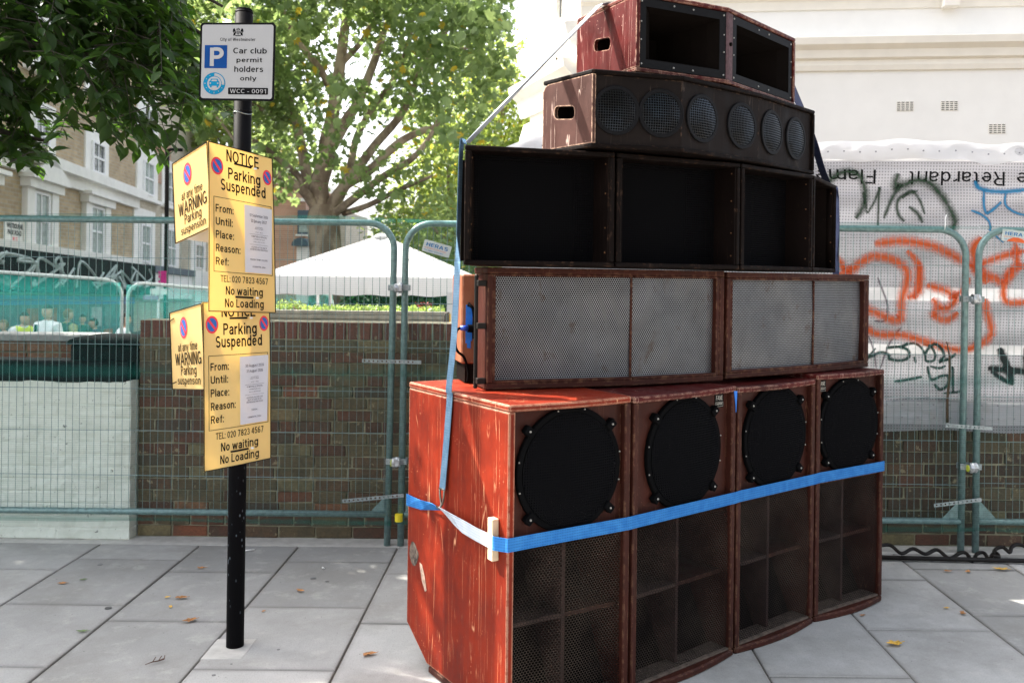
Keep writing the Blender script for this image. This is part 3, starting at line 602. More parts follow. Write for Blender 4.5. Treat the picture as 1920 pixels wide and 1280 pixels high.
H1a, H1b, H2b, H3b, H4b = 15.0, fY(251), fY(345), fY(402), 95.0
t1 = house('yellow brick corner house with a pedimented white window over the graffitied shopfront', H1a, H1b-.01, M['stock'])
def winpx(t, x0, x1, pyt, pyb, **k):
    Ya, Yb = fY(x0), fY(x1); xm = (x0+x1)/2; window(t, Ya, Yb, zrel(xm, pyb), zrel(xm, pyt), **k)
winpx(t1, 55, 85, 361, 468, sur=.55, style='pediment')
winpx(t1, 163, 188, 388, 481, sur=.55, style='hood')
winpx(t1, 165, 189, 268, 326, sur=.5, glass='dark_glass'); winpx(t1, 55, 84, 218, 290, sur=.55, glass='dark_glass')
winpx(t1, -85, -45, 338, 455, sur=.75, style='hood'); winpx(t1, 60, 86, 60, 130, sur=.7, glass='dark_glass'); winpx(t1, 168, 190, 110, 175, sur=.7, glass='dark_glass')
zc_ = zrel(73, 300)
fbox(MB(), H1a, H1b+.25, zc_-.2, zc_+.12, -.05, .42).build('cornice', M['stucco2'], t1); fbox(MB(), H1a, H1b+.1, zc_-.55, zc_-.2, -.05, .16).build('cornice_frieze', M['stucco2'], t1)
zf_ = zrel(100, 478); fbox(MB(), H1a, H1b+.1, zf_-.02, zf_+.22, -.05, .30).build('sill_band', M['stucco2'], t1)
fa = fbox(MB(), H1a, H1b+.2, zf_-1.15, zf_-.03, -.05, .75).build('shop_fascia', M['blackpaint'], t1)
r = random.Random(11); mb = MB(); Yc = 19.5
while Yc < H1b-1.5:                                        # pale graffiti scrawl round the fascia
    for ly in range(2):
        pts = [Vector(fpt(Yc+r.uniform(-.2, 2.4), zf_-.15-r.random()*.9, .762)) for _ in range(5)]; pts.sort(key=lambda p: p.y+r.uniform(-.9,.9))
        mb.tube(smooth_path(pts, 5), .045, 4)
    Yc += 1.7
mb.build('graffiti_scrawl', plain('pale_spray', (.42,.50,.48), .6), fa)
# shop windows with posters under the fascia
sw = fbox(MB(), H1a+.5, H1b-.3, -3.2, zf_-1.2, -.02, .10).build('shop_window', plain('shop_glass', (.05,.12,.14), .3, 0, .8, 3), t1)
fbox(MB(), H1a+.5, H1b-.3, zf_-1.5, zf_-1.24, .10, .14).build('shop_sign_strip', plain('blue_strip', (.08,.22,.50), .5), sw)
pm = [plain('poster_'+c, k, .7, 0, .3, 4) for c, k in (('pale',(.5,.52,.5)), ('rust',(.4,.13,.08)), ('grey',(.2,.22,.22)), ('pink',(.5,.2,.25)), ('cream',(.62,.58,.45)))]
Yc = H1a+1
while Yc < H1b-1.5:
    zc2 = zf_-1.6
    for row in range(6):
        h = r.uniform(.4, .85); w = r.uniform(.5, 1.0)
        if r.random() < .8: fbox(MB(), Yc, Yc+w, zc2-h, zc2, .10, .125).build('poster', r.choice(pm), sw)
        zc2 -= h+.12
    Yc += 1.25
# street nameplate
q = at(23, 434, fY(23)); Yq = q.y; zq = zrel(23, 434)
np_ = thing('street_nameplate', 'white street nameplate lettered Westbourne Park Road on the yellow brick house', 'sign', fpt(Yq, zq))
fbox(MB(), Yq-.60, Yq+.60, zq-.32, zq+.32, .0, .05).build('plate', M['stucco2'], np_, bevel=.01)
def nps(u, v): return Vector(fpt(Yq-.60+u, zq+.32-v, .054))
mb = MB(); put_text(mb, nps, 'WESTBOURNE', .6, .17, .98, .13); put_text(mb, nps, 'PARK ROAD', .6, .35, .85, .13); mb.build('lettering', M['signblack'], np_, clean=False)
mb = MB(); put_text(mb, nps, 'W.11', .62, .52, .3, .11); mb.build('red_lettering', M['signred'], np_, clean=False)

t2 = house('red and buff brick house with white framed windows right of the yellow brick house', H1b+.01, H2b-.01, M['greystock'])
fbox(MB(), H1b+.3, H2b-2.5, zrel(275,335), zrel(275,250), -.02, .03).build('red_brick_panel', M['redstock'], t2)
winpx(t2, 263, 282, 304, 366, sur=.7, glass='curtain_glass'); winpx(t2, 259, 277, 421, 492, sur=.75); winpx(t2, 307, 324, 323, 382, sur=.6); winpx(t2, 309, 325, 430, 500, sur=.7); winpx(t2, 262, 282, 205, 250, sur=.7, glass='dark_glass')
fbox(MB(), H1b+.2, H2b+.1, zrel(290,512), zrel(290,500), -.05, .5).build('ledge', M['slate'], t2)
fbox(MB(), H1b+.2, H2b+.1, zrel(290,560), zrel(290,513), -.05, .35).build('shop_fascia', M['stucco2'], t2)
t3 = house('white ground floored house just left of the yellow notices', H2b+.01, H3b-.01, M['greystock'])
winpx(t3, 362, 378, 458, 504, sur=.6); winpx(t3, 360, 376, 380, 430, sur=.6); winpx(t3, 392, 400, 470, 510, sur=.3)
fbox(MB(), H2b+.1, H3b, -4, zrel(370,512), -.05, .5).build('ground_floor_front', M['stucco2'], t3)
# house beyond, seen between the notices and the plane tree
t = thing('brick_house', 'brown brick house with a blue grey bay and porch seen beside the plane tree trunk', 'house', (-14,52,ZG))
def hx(px): return fx(px, 52)
MB().box((hx(380),52,-4),(hx(572),60,at(540,345,52).z)).build('wall', M['redstock'], t)
MB().box((hx(380),51.8,at(540,345,52).z),(hx(576),60.2,at(540,345,52).z+.4)).build('parapet', M['stucco2'], t)
MB().box((hx(545),51.7,at(550,378,52).z),(hx(572),51.98,at(550,372,52).z)).build('band', M['stucco2'], t)
MB().box((hx(572.2),53,-4),(hx(640),60,at(590,392,52).z)).build('side_wing', M['greystock'], t)
wb = MB().box((hx(560),51.6,at(575,440,52).z),(hx(585),51.96,at(575,395,52).z)).build('bay_window', M['slate'], t)
MB().box((hx(563),51.55,at(575,436,52).z),(hx(582),51.596,at(575,414,52).z)).build('pane', M['curtain_glass'], wb)
MB().box((hx(558),51.4,at(575,443,52).z),(hx(587),51.97,at(575,440.4,52).z)).build('bay_sill', M['stucco2'], t)
pr = [(hx(556),at(571,462,52).z)]+[(hx(571)+(hx(587)-hx(571))*math.cos(a), at(571,462,52).z+.45*math.sin(a)) for a in [math.pi-i*math.pi/8 for i in range(9)]]
MB().extr([(x, 50.9, z) for x, z in pr[1:]], (0,1.05,0)).build('porch_hood', M['slate'], t)
MB().box((hx(560),51.5,-4),(hx(583),51.97,at(571,463,52).z)).build('porch', M['stucco2'], t)
# lamp column with pink sign
t = thing('lamp_column', 'slender black street lamp column in front of the houses', 'lamp post', (fx(312,24),24,ZG))
MB().tube([(fx(311.5,24),24,ZG), (fx(311,24),24,at(311,283,24).z)], .055, 12).build('column', M['blackmetal'], t, smooth=True)
MB().tube([(fx(311,24),24,at(311,283,24).z), (fx(311,24)+.1,24,at(311,280,24).z), (fx(318,24)+.3,24,at(311,281,24).z)], .045, 8).build('arm', M['blackmetal'], t, smooth=True)
t = thing('pink_sign', 'small bright pink sign fixed on the black lamp column', 'sign', (fx(305,23.9),23.9,1.6))
MB().box((at(298,531,23.9).x,23.86,at(304,531,23.9).z),(at(312,531,23.9).x,23.9,at(304,508,23.9).z)).build('board', plain('magenta_board', (.80,.02,.30), .5), t)
def pks(u, v): return Vector((at(298,0,23.9).x+u, 23.855, at(304,508,23.9).z-v))
mb = MB(); put_text(mb, pks, 'WC', .1, .10, .12, .045); ring2d(mb, pks, .095, .21, 0, .035, 12); mb.build('lettering', M['white_print'], t, clean=False)
t = thing('hanging_board', 'white lozenge shaped board on the lamp column seen through the teal netting', 'sign', (fx(306,14.6),14.6,1.3))
MB().prism([(at(288,0,15.2).x,15.2),(at(319,0,15.2).x,15.2),(at(319,0,15.2).x,15.23),(at(288,0,15.2).x,15.23)], at(300,552,15.2).z, at(300,541,15.2).z).build('board', M['stucco2'], t)
MB().prism([(at(275,0,15.2).x,15.2),(at(303,0,15.2).x,15.2),(at(303,0,15.2).x,15.23),(at(275,0,15.2).x,15.23)], at(290,562,15.2).z, at(290,554.5,15.2).z).build('lower_board', plain('mauve_board', (.35,.2,.35), .6), t)
MB().tube([(at(303,0,15.24).x,15.25,ZG),(at(303,0,15.24).x,15.25,at(300,538,15.2).z)], .02, 8).build('post', M['white_metal'], t)

# ---------------------------------------------------------------- teal netted barriers across the street
def barrier(xa, xb, Ya, Yb, ytop_a, ytop_b, label, cut_left=False):
    a, b_ = at(xa, ytop_a, Ya), at(xb, ytop_b, Yb); t = thing('street_barrier', label, 'barrier', (a.x, a.y, ZG))
    d = (b_-a); L = d.length; d.normalize(); z0 = ZG+.15; r = .22
    def P(s, z): q = a.lerp(b_, s/L); return Vector((q.x, q.y, q.z+z if z <= 0 else z))
    path = [Vector((a.x, a.y, z0)), Vector((a.x, a.y, a.z-r))]+[a+d*(r-r*math.cos(k))+Vector((0,0,-r+r*math.sin(k))) for k in (.4,.8,1.2,1.57)]+[b_-d*(r-r*math.cos(k))+Vector((0,0,-r+r*math.sin(k))) for k in (1.57,1.2,.8,.4)]+[Vector((b_.x, b_.y, b_.z-r)), Vector((b_.x, b_.y, z0))]
    MB().tube(path, .026, 8).build('frame', plain('barrier_frame_metal', (.50,.56,.53), .5), t, smooth=True)
    MB().tube([Vector((a.x,a.y,z0+.15)), Vector((b_.x,b_.y,z0+.15))], .02, 8).build('lower_rail', M['white_metal'], t)
    off = Vector((0,-.05,0)); mb = MB(); nb = 24
    vs = []
    for i in range(nb+1):
        q = a.lerp(b_, i/nb); w = .03*math.sin(i*1.9); vs += [(q.x, q.y-.05+w, z0), (q.x, q.y-.05+w*.3, q.z-.03)]
    mb.add(vs, [(2*i, 2*i+2, 2*i+3, 2*i+1) for i in range(nb)])
    tag(mb.build('teal_netting', M['net2'], clean=False, smooth=True), 'teal mesh netting tied over the '+label.split(' ', 1)[1].split(' across')[0], 'netting')
barrier(-260, 229, 11.6, 13.2, 492, 526, 'the left white framed barrier panel across the street')
barrier(240, 470, 13.3, 14.6, 529, 547, 'the middle white framed barrier panel across the street')
barrier(476, 625, 14.7, 15.6, 547, 550, 'the right white framed barrier panel across the street behind the gazebo')

# ================================================================ THE SPEAKER STACK
class Face:
    """upright panel a->b (plan points), d = depth going in, away from the viewer"""
    def __init__(s, a, b):
        s.a, s.b = Vector(a), Vector(b); s.ex = (s.b-s.a).normalized(); s.w = (s.b-s.a).length; s.ey = Vector((-s.ex.y, s.ex.x))
    def __call__(s, u, z, d=0): q = s.a+s.ex*u+s.ey*d; return Vector((q.x, q.y, z))
    def box(s, mb, u0, u1, z0, z1, d0, d1): return mb.hexa([s(u0,z0,d0), s(u1,z0,d0), s(u1,z0,d1), s(u0,z0,d1)], [s(u0,z1,d0), s(u1,z1,d0), s(u1,z1,d1), s(u0,z1,d1)])
    @property
    def nrm(s): return Vector((s.ey.x, s.ey.y, 0))
def uv_sheet(name, mat, parent, P, U, nx=1, nz=1, smooth=True):
    """grid sheet P(i/nx, j/nz) with UV in metres"""
    vs = [P(i/nx, j/nz) for j in range(nz+1) for i in range(nx+1)]; fs = [(j*(nx+1)+i, j*(nx+1)+i+1, (j+1)*(nx+1)+i+1, (j+1)*(nx+1)+i) for j in range(nz) for i in range(nx)]
    me = bpy.data.meshes.new(name); me.from_pydata([tuple(v) for v in vs], [], fs); l = me.uv_layers.new(name='UVMap'); uv = []
    for f in fs:
        for k in f: i, j = k % (nx+1), k//(nx+1); uv += [U[0]*i/nx, U[1]*j/nz]
    l.data.foreach_set('uv', uv); return link(name, me, mat, parent, smooth)
def uv_disc(name, mat, parent, F, cu, cz, r, d, dome=.0, n=36):
    vs = []; uv = []; fs = []
    rings = [0, .4, .7, .9, 1.0]
    for k, q in enumerate(rings):
        for i in range(n if k else 1):
            a = 2*math.pi*i/n; x, y = r*q*math.cos(a), r*q*math.sin(a); vs.append(F(cu+x, cz+y, d-dome*(1-q*q))); uv.append((x+.5, y+.5))
    for i in range(n): fs.append((0, 1+i, 1+(i+1)%n))
    for k in range(1, len(rings)-1):
        for i in range(n): a = 1+(k-1)*n; b = a+n; fs.append((a+i, b+i, b+(i+1)%n, a+(i+1)%n))
    me = bpy.data.meshes.new(name); me.from_pydata([tuple(v) for v in vs], [], fs); l = me.uv_layers.new(name='UVMap'); l.data.foreach_set('uv', [c for f in fs for k in f for c in uv[k]]); return link(name, me, mat, parent, True)
def ring3(mb, F, cu, cz, r0, r1, d0, d1, n=40):
    """flat ring with thickness, stands between depths d0 (front) and d1"""
    k = len(mb.v)
    for i in range(n):
        a = 2*math.pi*i/n; c, s_ = math.cos(a), math.sin(a)
        for r_, d_ in ((r0,d1),(r0,d0),(r1,d0),(r1,d1)): mb.v.append(tuple(F(cu+c*r_, cz+s_*r_, d_)))
    for i in range(n):
        a, b = k+i*4, k+((i+1)%n)*4
        for j in range(4): mb.f.append((a+j, b+j, b+(j+1)%4, a+(j+1)%4))
def cone(name, mat, parent, F, cu, cz, r, d, depth, n=28):
    mb = MB(); k = 0
    for rr, dd in ((r, d), (r*.45, d+depth), (r*.28, d+depth*.9), (0.001, d+depth*.62)):
        for i in range(n): a = 2*math.pi*i/n; mb.v.append(tuple(F(cu+rr*math.cos(a), cz+rr*math.sin(a), dd)))
    for j in range(3):
        for i in range(n): mb.f.append((j*n+i, j*n+(i+1)%n, (j+1)*n+(i+1)%n, (j+1)*n+i))
    return mb.build(name, mat, parent, smooth=True, clean=False)
def screw(F, cu, cz, d, parent, r=.006, name='screw', mat=None):
    mb = MB(); P = circ((0,0,0), 1, (1,0,0), (0,1,0), 8)
    mb.add([F(cu+p.x*r, cz+p.y*r, d) for p in P]+[F(cu+p.x*r*.7, cz+p.y*r*.7, d-.003) for p in P], [(i,(i+1)%8,8+(i+1)%8,8+i) for i in range(8)]+[tuple(range(8,16))]); return mb.build(name, mat or M['screw'], parent, clean=False)
M['cone'] = plain('paper_cone', (.006,.006,.0065), .85, spec=.05)
# ------------------------------------------------ bottom row: four tall bass cabinets
BP = [(-.0805,3.33), (.403,3.64), (.908,4.078), (1.375,4.468), (1.83,4.795)]
BH = [1.185, 1.180, 1.172, 1.192]
D = .84
labels = ['tall scratched red bass cabinet at the left end of the bottom row, side in sun',
          'second red bass cabinet of the bottom row, maker badge right of its round grille',
          'third tall red bass cabinet of the bottom row, right of the strip of blue tape',
          'tall red bass cabinet at the right end of the bottom row, next to the fence']
cabs = []
def bow_plan(F, u0, u1, bow, d1, n=10): return [tuple(F(u0+(u1-u0)*i/n, 0, -bow*math.sin(math.pi*i/n)))[:2] for i in range(n+1)]+[tuple(F(u1,0,d1))[:2], tuple(F(u0,0,d1))[:2]]
for k in range(4):
    F = Face(BP[k], BP[k+1]); F.b = F.b-F.ex*.016; F.w -= .016; w = F.w; h = BH[k]; sh = .028
    t = thing('bass_cabinet', labels[k], 'speaker', tuple(F(w/2, 0, D/2)), 'four red bass cabinets of the bottom row'); cabs.append((t, F))
    mt = M['red'] if k == 0 else M['darkred']
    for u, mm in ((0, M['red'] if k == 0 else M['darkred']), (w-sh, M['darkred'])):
        MB().extr([F(u,.031,.0), F(u,.031,D-.20), F(u,.145,D), F(u,h-.026,D), F(u,h-.026,0)], F.ex.to_3d()*sh).build('side_panel', mm, t, bevel=.004)
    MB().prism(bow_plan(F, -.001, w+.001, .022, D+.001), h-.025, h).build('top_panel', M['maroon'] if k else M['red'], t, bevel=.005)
    MB().prism(bow_plan(F, -.001, w+.001, .030, D-.215), 0, .030).build('bottom_panel', M['darkred'], t, bevel=.006)
    F.box(MB(), sh, w-sh, .15, h-.03, D-.03, D-.01).build('back_panel', M['darkred'], t)
    R, cz, cu = .222, .925, w/2
    if k == 0: cz = .925
    me = sheet_hole([F(sh,.675,.030), F(w-sh,.675,.030), F(w-sh,h-.026,.030), F(sh,h-.026,.030)], [circ(F(cu,cz,.030), R, F.ex.to_3d(), (0,0,1), 40)], F.nrm*.018)
    link('baffle', me, M['darkred'], t)
    cone('driver_cone', M['cone'], t, F, cu, cz, R, .032, .12)
    mb = MB(); ring3(mb, F, cu, cz, R-.008, R+.015, .010, .030, 44); gr_ = mb.build('grille_ring', M['rubber'], t, smooth=False, bevel=.003)
    uv_disc('grille_mesh', M['blkmesh'], gr_, F, cu, cz, R-.008, .008, .022)
    for a in (40, 140, 222, 318):
        a = rad(a); u, z = cu+math.cos(a)*(R+.024), cz+math.sin(a)*(R+.024); c_, s_ = math.cos(a), math.sin(a); q = [(u+c_*x-s_*y, z+s_*x+c_*y) for x, y in ((-.025,-.016),(.018,-.016),(.018,.016),(-.025,.016))]
        cl = MB().extr([F(x, y, -.001) for x, y in q], F.nrm*.030).build('clamp', M['rubber'], t, bevel=.003); screw(F, u, z, -.001, cl, .0048)
    for a in (12, 75, 105, 168, 196, 345): a = rad(a); screw(F, cu+math.cos(a)*(R+.013), cz+math.sin(a)*(R+.009), .009, t, .0036)
    # lower horn mouth: mesh over crossed boards
    F.box(MB(), sh, w-sh, .657, .674, .020, .36).build('shelf', M['darkred'], t, bevel=.002)
    F.box(MB(), w/2-.008, w/2+.008, .031, .656, .050, .35).build('upright_divider', plain('dusty_divider', (.045,.018,.014), .85, 0, .3, 15), t)
    F.box(MB(), sh, w/2-.009, .358, .374, .052, .35).build('cross_divider', plain('dusty_shelf', (.06,.034,.027), .9, 0, .3, 15), t); F.box(MB(), w/2+.009, w-sh, .358, .374, .052, .35).build('cross_divider', M['darkred'], t)
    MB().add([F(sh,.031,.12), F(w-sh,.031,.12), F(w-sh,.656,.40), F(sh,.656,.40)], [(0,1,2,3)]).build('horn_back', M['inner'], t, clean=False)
    uv_sheet('mouth_mesh', M['expmesh'], t, lambda a, b: F(sh+(w-2*sh)*a, .031+.625*b, .020+.012*math.sin(a*9+k)*math.sin(b*math.pi)), (w-2*sh, .625), 16, 10)
    F.box(MB(), sh, w-sh, .031, .040, .006, .10).build('dust_ledge', plain('dust', (.11,.08,.062), .95, 0, .4, 40), t)
# maker badges (cab 2 and 4) and blue tape
for k, cu_, s_ in ((1, .082, 1.), (3, .085, .8)):
    t, F = cabs[k]; w = F.w; u0 = w-.028-cu_ if k == 1 else .045; z0 = BH[k]-.078
    def sf(u, v, F=F, u0=u0, z0=z0): return F(u0+u, z0+.04-v, .027)
    bd = F.box(MB(), u0-.004, u0+.056, z0-.012, z0+.046, .0275, .0295).build('badge', M['signblack'], t)
    mb = MB(); put_text(mb, sf, 'FANE', .026, .010, .044, .020, bold=.02); put_text(mb, sf, 'LOUDSPEAKERS', .026, .036, .040, .007)
    for a, b in (((0,.028),(.052,.0295)), ((0,.0465),(.052,.048)), ((0,.028),(.0015,.048)), ((.0505,.028),(.052,.048))): put_poly(mb, sf, [(a[0],a[1]),(b[0],a[1]),(b[0],b[1]),(a[0],b[1])])
    mb.build('badge_lettering', plain('silver_print', (.45,.43,.38), .4), bd, clean=False)
t, F = cabs[1]
MB().extr([F(F.w-.020,1.16,-.004), F(F.w+.002,1.158,-.004), F(F.w-.001,1.115,-.004), F(F.w-.004,1.065,-.004), F(F.w-.010,1.11,-.004)], F.nrm*.003).build('blue_tape', M['bluetape'], t)
# castors on the back of the left cabinet
t, F = cabs[0]; wh = plain('green_castor_tyre', (.06,.22,.10), .6)
for z in (1.045, .27):
    c = F(.06, z, D+.045); q = MB().tube([c-F.ex.to_3d()*.014, c+F.ex.to_3d()*.014], .050, 20).build('castor', wh, t, bevel=.004)
    MB().tube([c-F.ex.to_3d()*.016, c+F.ex.to_3d()*.016], .024, 16).build('castor_hub', M['galv'], q)
    F.box(MB(), .035, .085, z-.03, z+.03, D+.002, D+.012).build('castor_plate', M['galv'], q)
# chip in the paint near the back edge of the left side
def side(z, s, o=0): q = F(0, z, s); return q-F.ex.to_3d()*o
mb = MB(); r = random.Random(4)
mb.add([side(.455+.040*math.sin(a)*(1+.35*r.random()), .775+.05*math.cos(a)*(1+.3*r.random())*.8, .0015) for a in [i*2*math.pi/16 for i in range(16)]], [tuple(range(16))])
mb.build('bare_patch', plain('bare_dark_wood', (.12,.09,.07), .9, 0, .8, 60), t, clean=False)
mb = MB(); mb.add([side(z, s, .0015) for z, s in ((.435,.715),(.43,.69),(.39,.665),(.335,.645),(.325,.66),(.36,.69),(.41,.71))], [tuple(range(7))]); mb.build('bare_patch', plain('scuffed_wood', (.38,.26,.2), .9, 0, .5, 60), t, clean=False)

# ------------------------------------------------ generic bent-front cabinet
def bent(pts, z0, z1, depth, mat, t, taper=(0,0), th=.022, sidemat=None, handle=False, topmat=None):
    Fs = [Face(pts[i], pts[i+1]) for i in range(len(pts)-1)]; F0, F1 = Fs[0], Fs[-1]
    B0 = F0(taper[0], 0, depth[0]).to_2d(); B1 = F1(F1.w-taper[1], 0, depth[1]).to_2d()
    fr = [Vector(p) for p in pts]; plan = [tuple(p) for p in fr]+[tuple(B1), tuple(B0)]
    MB().prism(plan, z0, z0+th).build('bottom_panel', mat, t, bevel=.004); MB().prism(plan, z1-th, z1).build('top_panel', topmat or mat, t, bevel=.004)
    out = []
    for P, B, F, sg in ((fr[0], B0, F0, 1), (fr[-1], B1, F1, -1)):
        ax = (B-P).normalized(); L = (B-P).length; nr = Vector((ax.y, -ax.x))*sg
        a = P+nr*.001; sm = sidemat if (sidemat and sg == 1) else mat
        if handle and sg == 1:
            def sp(s, z): q = a+ax*s; return Vector((q.x, q.y, z))
            hc, zc = L*handle[0], (z0+z1)/2+handle[1]; ho = [(x-.066, y-.026) for x, y in rrect(.132, .052, .020, 4)]
            oc = .035; oz = z1-th-.001
            outer = [sp(0,z0+th+.001), sp(L,z0+th+.001), sp(L,oz-oc*.8), sp(L-oc*.4,oz-oc*.25), sp(L-oc,oz), sp(0,oz)] if handle[2] else [sp(0,z0+th+.001), sp(L,z0+th+.001), sp(L,oz), sp(0,oz)]
            me = sheet_hole(outer, [[sp(hc+x, zc+y+x*.12) for x, y in ho]], (nr*.018).to_3d()); o = link('side_panel', me, sm, t)
            cup = MB(); n_ = len(ho); A = [sp(hc+x*1.02, zc+y*1.02+x*.12)+(nr*.017).to_3d() for x, y in ho]; Bk = [sp(hc+x*.9, zc+y*.9+x*.12)+(nr*.075).to_3d() for x, y in ho]
            cup.add(A+Bk, [(i,(i+1)%n_,n_+(i+1)%n_,n_+i) for i in range(n_)]+[tuple(range(n_,2*n_))]); cup.build('handle_cup', M['inner'], o, clean=False)
        else:
            MB().extr([(*(a), z0+th+.001), (*(a+ax*L), z0+th+.001), (*(a+ax*L), z1-th-.001), (*a, z1-th-.001)], (nr*th).to_3d()).build('side_panel', sm, t, bevel=.003)
    p0, p1 = B0.lerp(F0.a, .02), B1.lerp(F1.b, .02)
    q = Face(p0, p1); q.box(MB(), .03, q.w-.03, z0+th, z1-th, -.022, -.004).build('back_panel', M['blackbrown'], t)
    return Fs
# ------------------------------------------------ second row: two long boxes behind perforated steel
R2 = [((-.184,3.74), (.43,3.955), (.866,4.197)), ((.880,4.203), (1.40,4.56), (1.766,4.876))]
L2 = ['long low red box with dented perforated grey grilles at the left of the second row', 'long low red box with perforated grey grilles at the right of the second row']
for k, pts in enumerate(R2):
    z0 = 1.189 if k == 0 else 1.196; z1 = 1.684 if k == 0 else 1.680
    t = thing('mid_cabinet', L2[k], 'speaker', (pts[1][0], pts[1][1]+.2, z0), 'two grille fronted boxes of the second row')
    Fs = bent(pts, z0, z1, (.20 if k == 0 else .42,.42), M['darkred'], t, (0,0), .026, sidemat=M['brown'] if 0 else M['darkred'])
    for j, F in enumerate(Fs):
        a0 = .026 if j == 0 else .004; a1 = F.w-.026 if j == 1 else F.w-.004
        if j == 1: a1 = F.w-.045
        uv_sheet('perforated_grille', M['perf'], t, lambda a, b, F=F, a0=a0, a1=a1: F(a0+(a1-a0)*a, z0+.034+(z1-z0-.066)*b, .030+.003*math.sin(a*7+b*5+k)), (a1-a0, z1-z0-.066), 12, 8)
        F.box(MB(), a0, a1, z0+.027, z1-.027, .07, .08).build('dark_backing', M['inner'], t)  # added dark sheet, stands in for the shade behind the grille holes
        F.box(MB(), a0, a1, z0+.026, z0+.036, .0, .04).build('lip', M['darkred'], t, bevel=.002); F.box(MB(), a0, a1, z1-.035, z1-.026, .0, .04).build('lip', M['darkred'], t, bevel=.002)
        if j == 1: F.box(MB(), a1, F.w-.027, z0+.027, z1-.027, .003, .10).build('end_post', M['darkred'], t, bevel=.002)
        else: F.box(MB(), a0, a0+.010, z0+.037, z1-.037, .0, .04).build('lip', M['darkred'], t, bevel=.002)
    F = Fs[0]; F.box(MB(), F.w-.006, F.w+.004, z0+.037, z1-.037, .022, .032).build('seam_strip', M['darkred'], t, bevel=.002)
    if k == 0:
        # tall thin amp box fixed behind a black bar on the left end
        Sd = Face(Fs[0](0,0,.42).to_2d(), Fs[0](0,0,0).to_2d())                # left side, seen from outside: from back to front
        Sd.box(MB(), .362, .382, z0+.002, z1-.03, -.040, -.026).build('handle_bar', M['blackmetal'], t, bevel=.004)
        for zb in (z0+.035, (z0+z1)/2+.01, z1-.065): Sd.box(MB(), .383, .412, zb-.012, zb+.012, -.036, -.0005).build('bar_bracket', M['blackmetal'], t, bevel=.002)
t = thing('amplifier_box', 'small red brown box with blue tape behind the black bar', 'box', tuple(Fs[0](0,1.19,.5)))
F = Face((-.318,4.02), (-.175,3.925)); F = Face((-.305,3.97), (-.19,4.00))
F.box(MB(), 0, .30, 1.272, 1.655, 0, .24).build('body', paint('faded_brown_paint', (.26,.09,.045), (.34,.13,.07), (.6,.4,.3), .4, (.5,.3,.2), .5), t, bevel=.006)
F.box(MB(), .02, .28, 1.19, 1.271, .02, .22).build('foot', M['blackbrown'], t)
mb = MB(); mb.extr([F(.018,1.36,-.003), F(.025,1.36,-.003), F(.025,1.34,-.003), F(.040,1.338,-.003), F(.040,1.37,-.003), F(.046,1.37,-.003), F(.047,1.52,-.003), F(.018,1.525,-.003)], F.nrm*.0025); mb.extr([F(.062,1.342,-.003), F(.088,1.342,-.003), F(.088,1.545,-.003), F(.062,1.54,-.003)], F.nrm*.0025)
mb.build('tape', M['bluetape'], t)
MB().tube([F(.030,1.52,-.004), F(.028,1.53,-.012), F(.045,1.51,-.02), F(.052,1.47,-.02), F(.052,1.38,-.015)], .0065, 8).build('cable_loop', M['rubber'], t, smooth=True)
t = thing('power_lead', 'blue connector with a black cable plugged into the taped brown box', 'cable', tuple(F(0,1.43,-.03)))
MB().tube([F(-.010,1.427,-.03), F(.022,1.425,-.03)], [.010,.013], 12).build('plug', plain('blue_plug', (.02,.07,.45), .4), t, smooth=True)
MB().tube([F(.022,1.425,-.03), F(.046,1.424,-.03)], .017, 12).build('socket', M['rubber'], t)
MB().tube(smooth_path([F(-.010,1.427,-.03), F(-.024,1.418,-.032), F(-.031,1.39,-.035), F(-.030,1.35,-.035), F(-.018,1.325,-.03), F(.01,1.30,-.02), F(.03,1.24,-.01), F(.03,1.195,.0)]), .0055, 8).build('cable', M['rubber'], t, smooth=True)
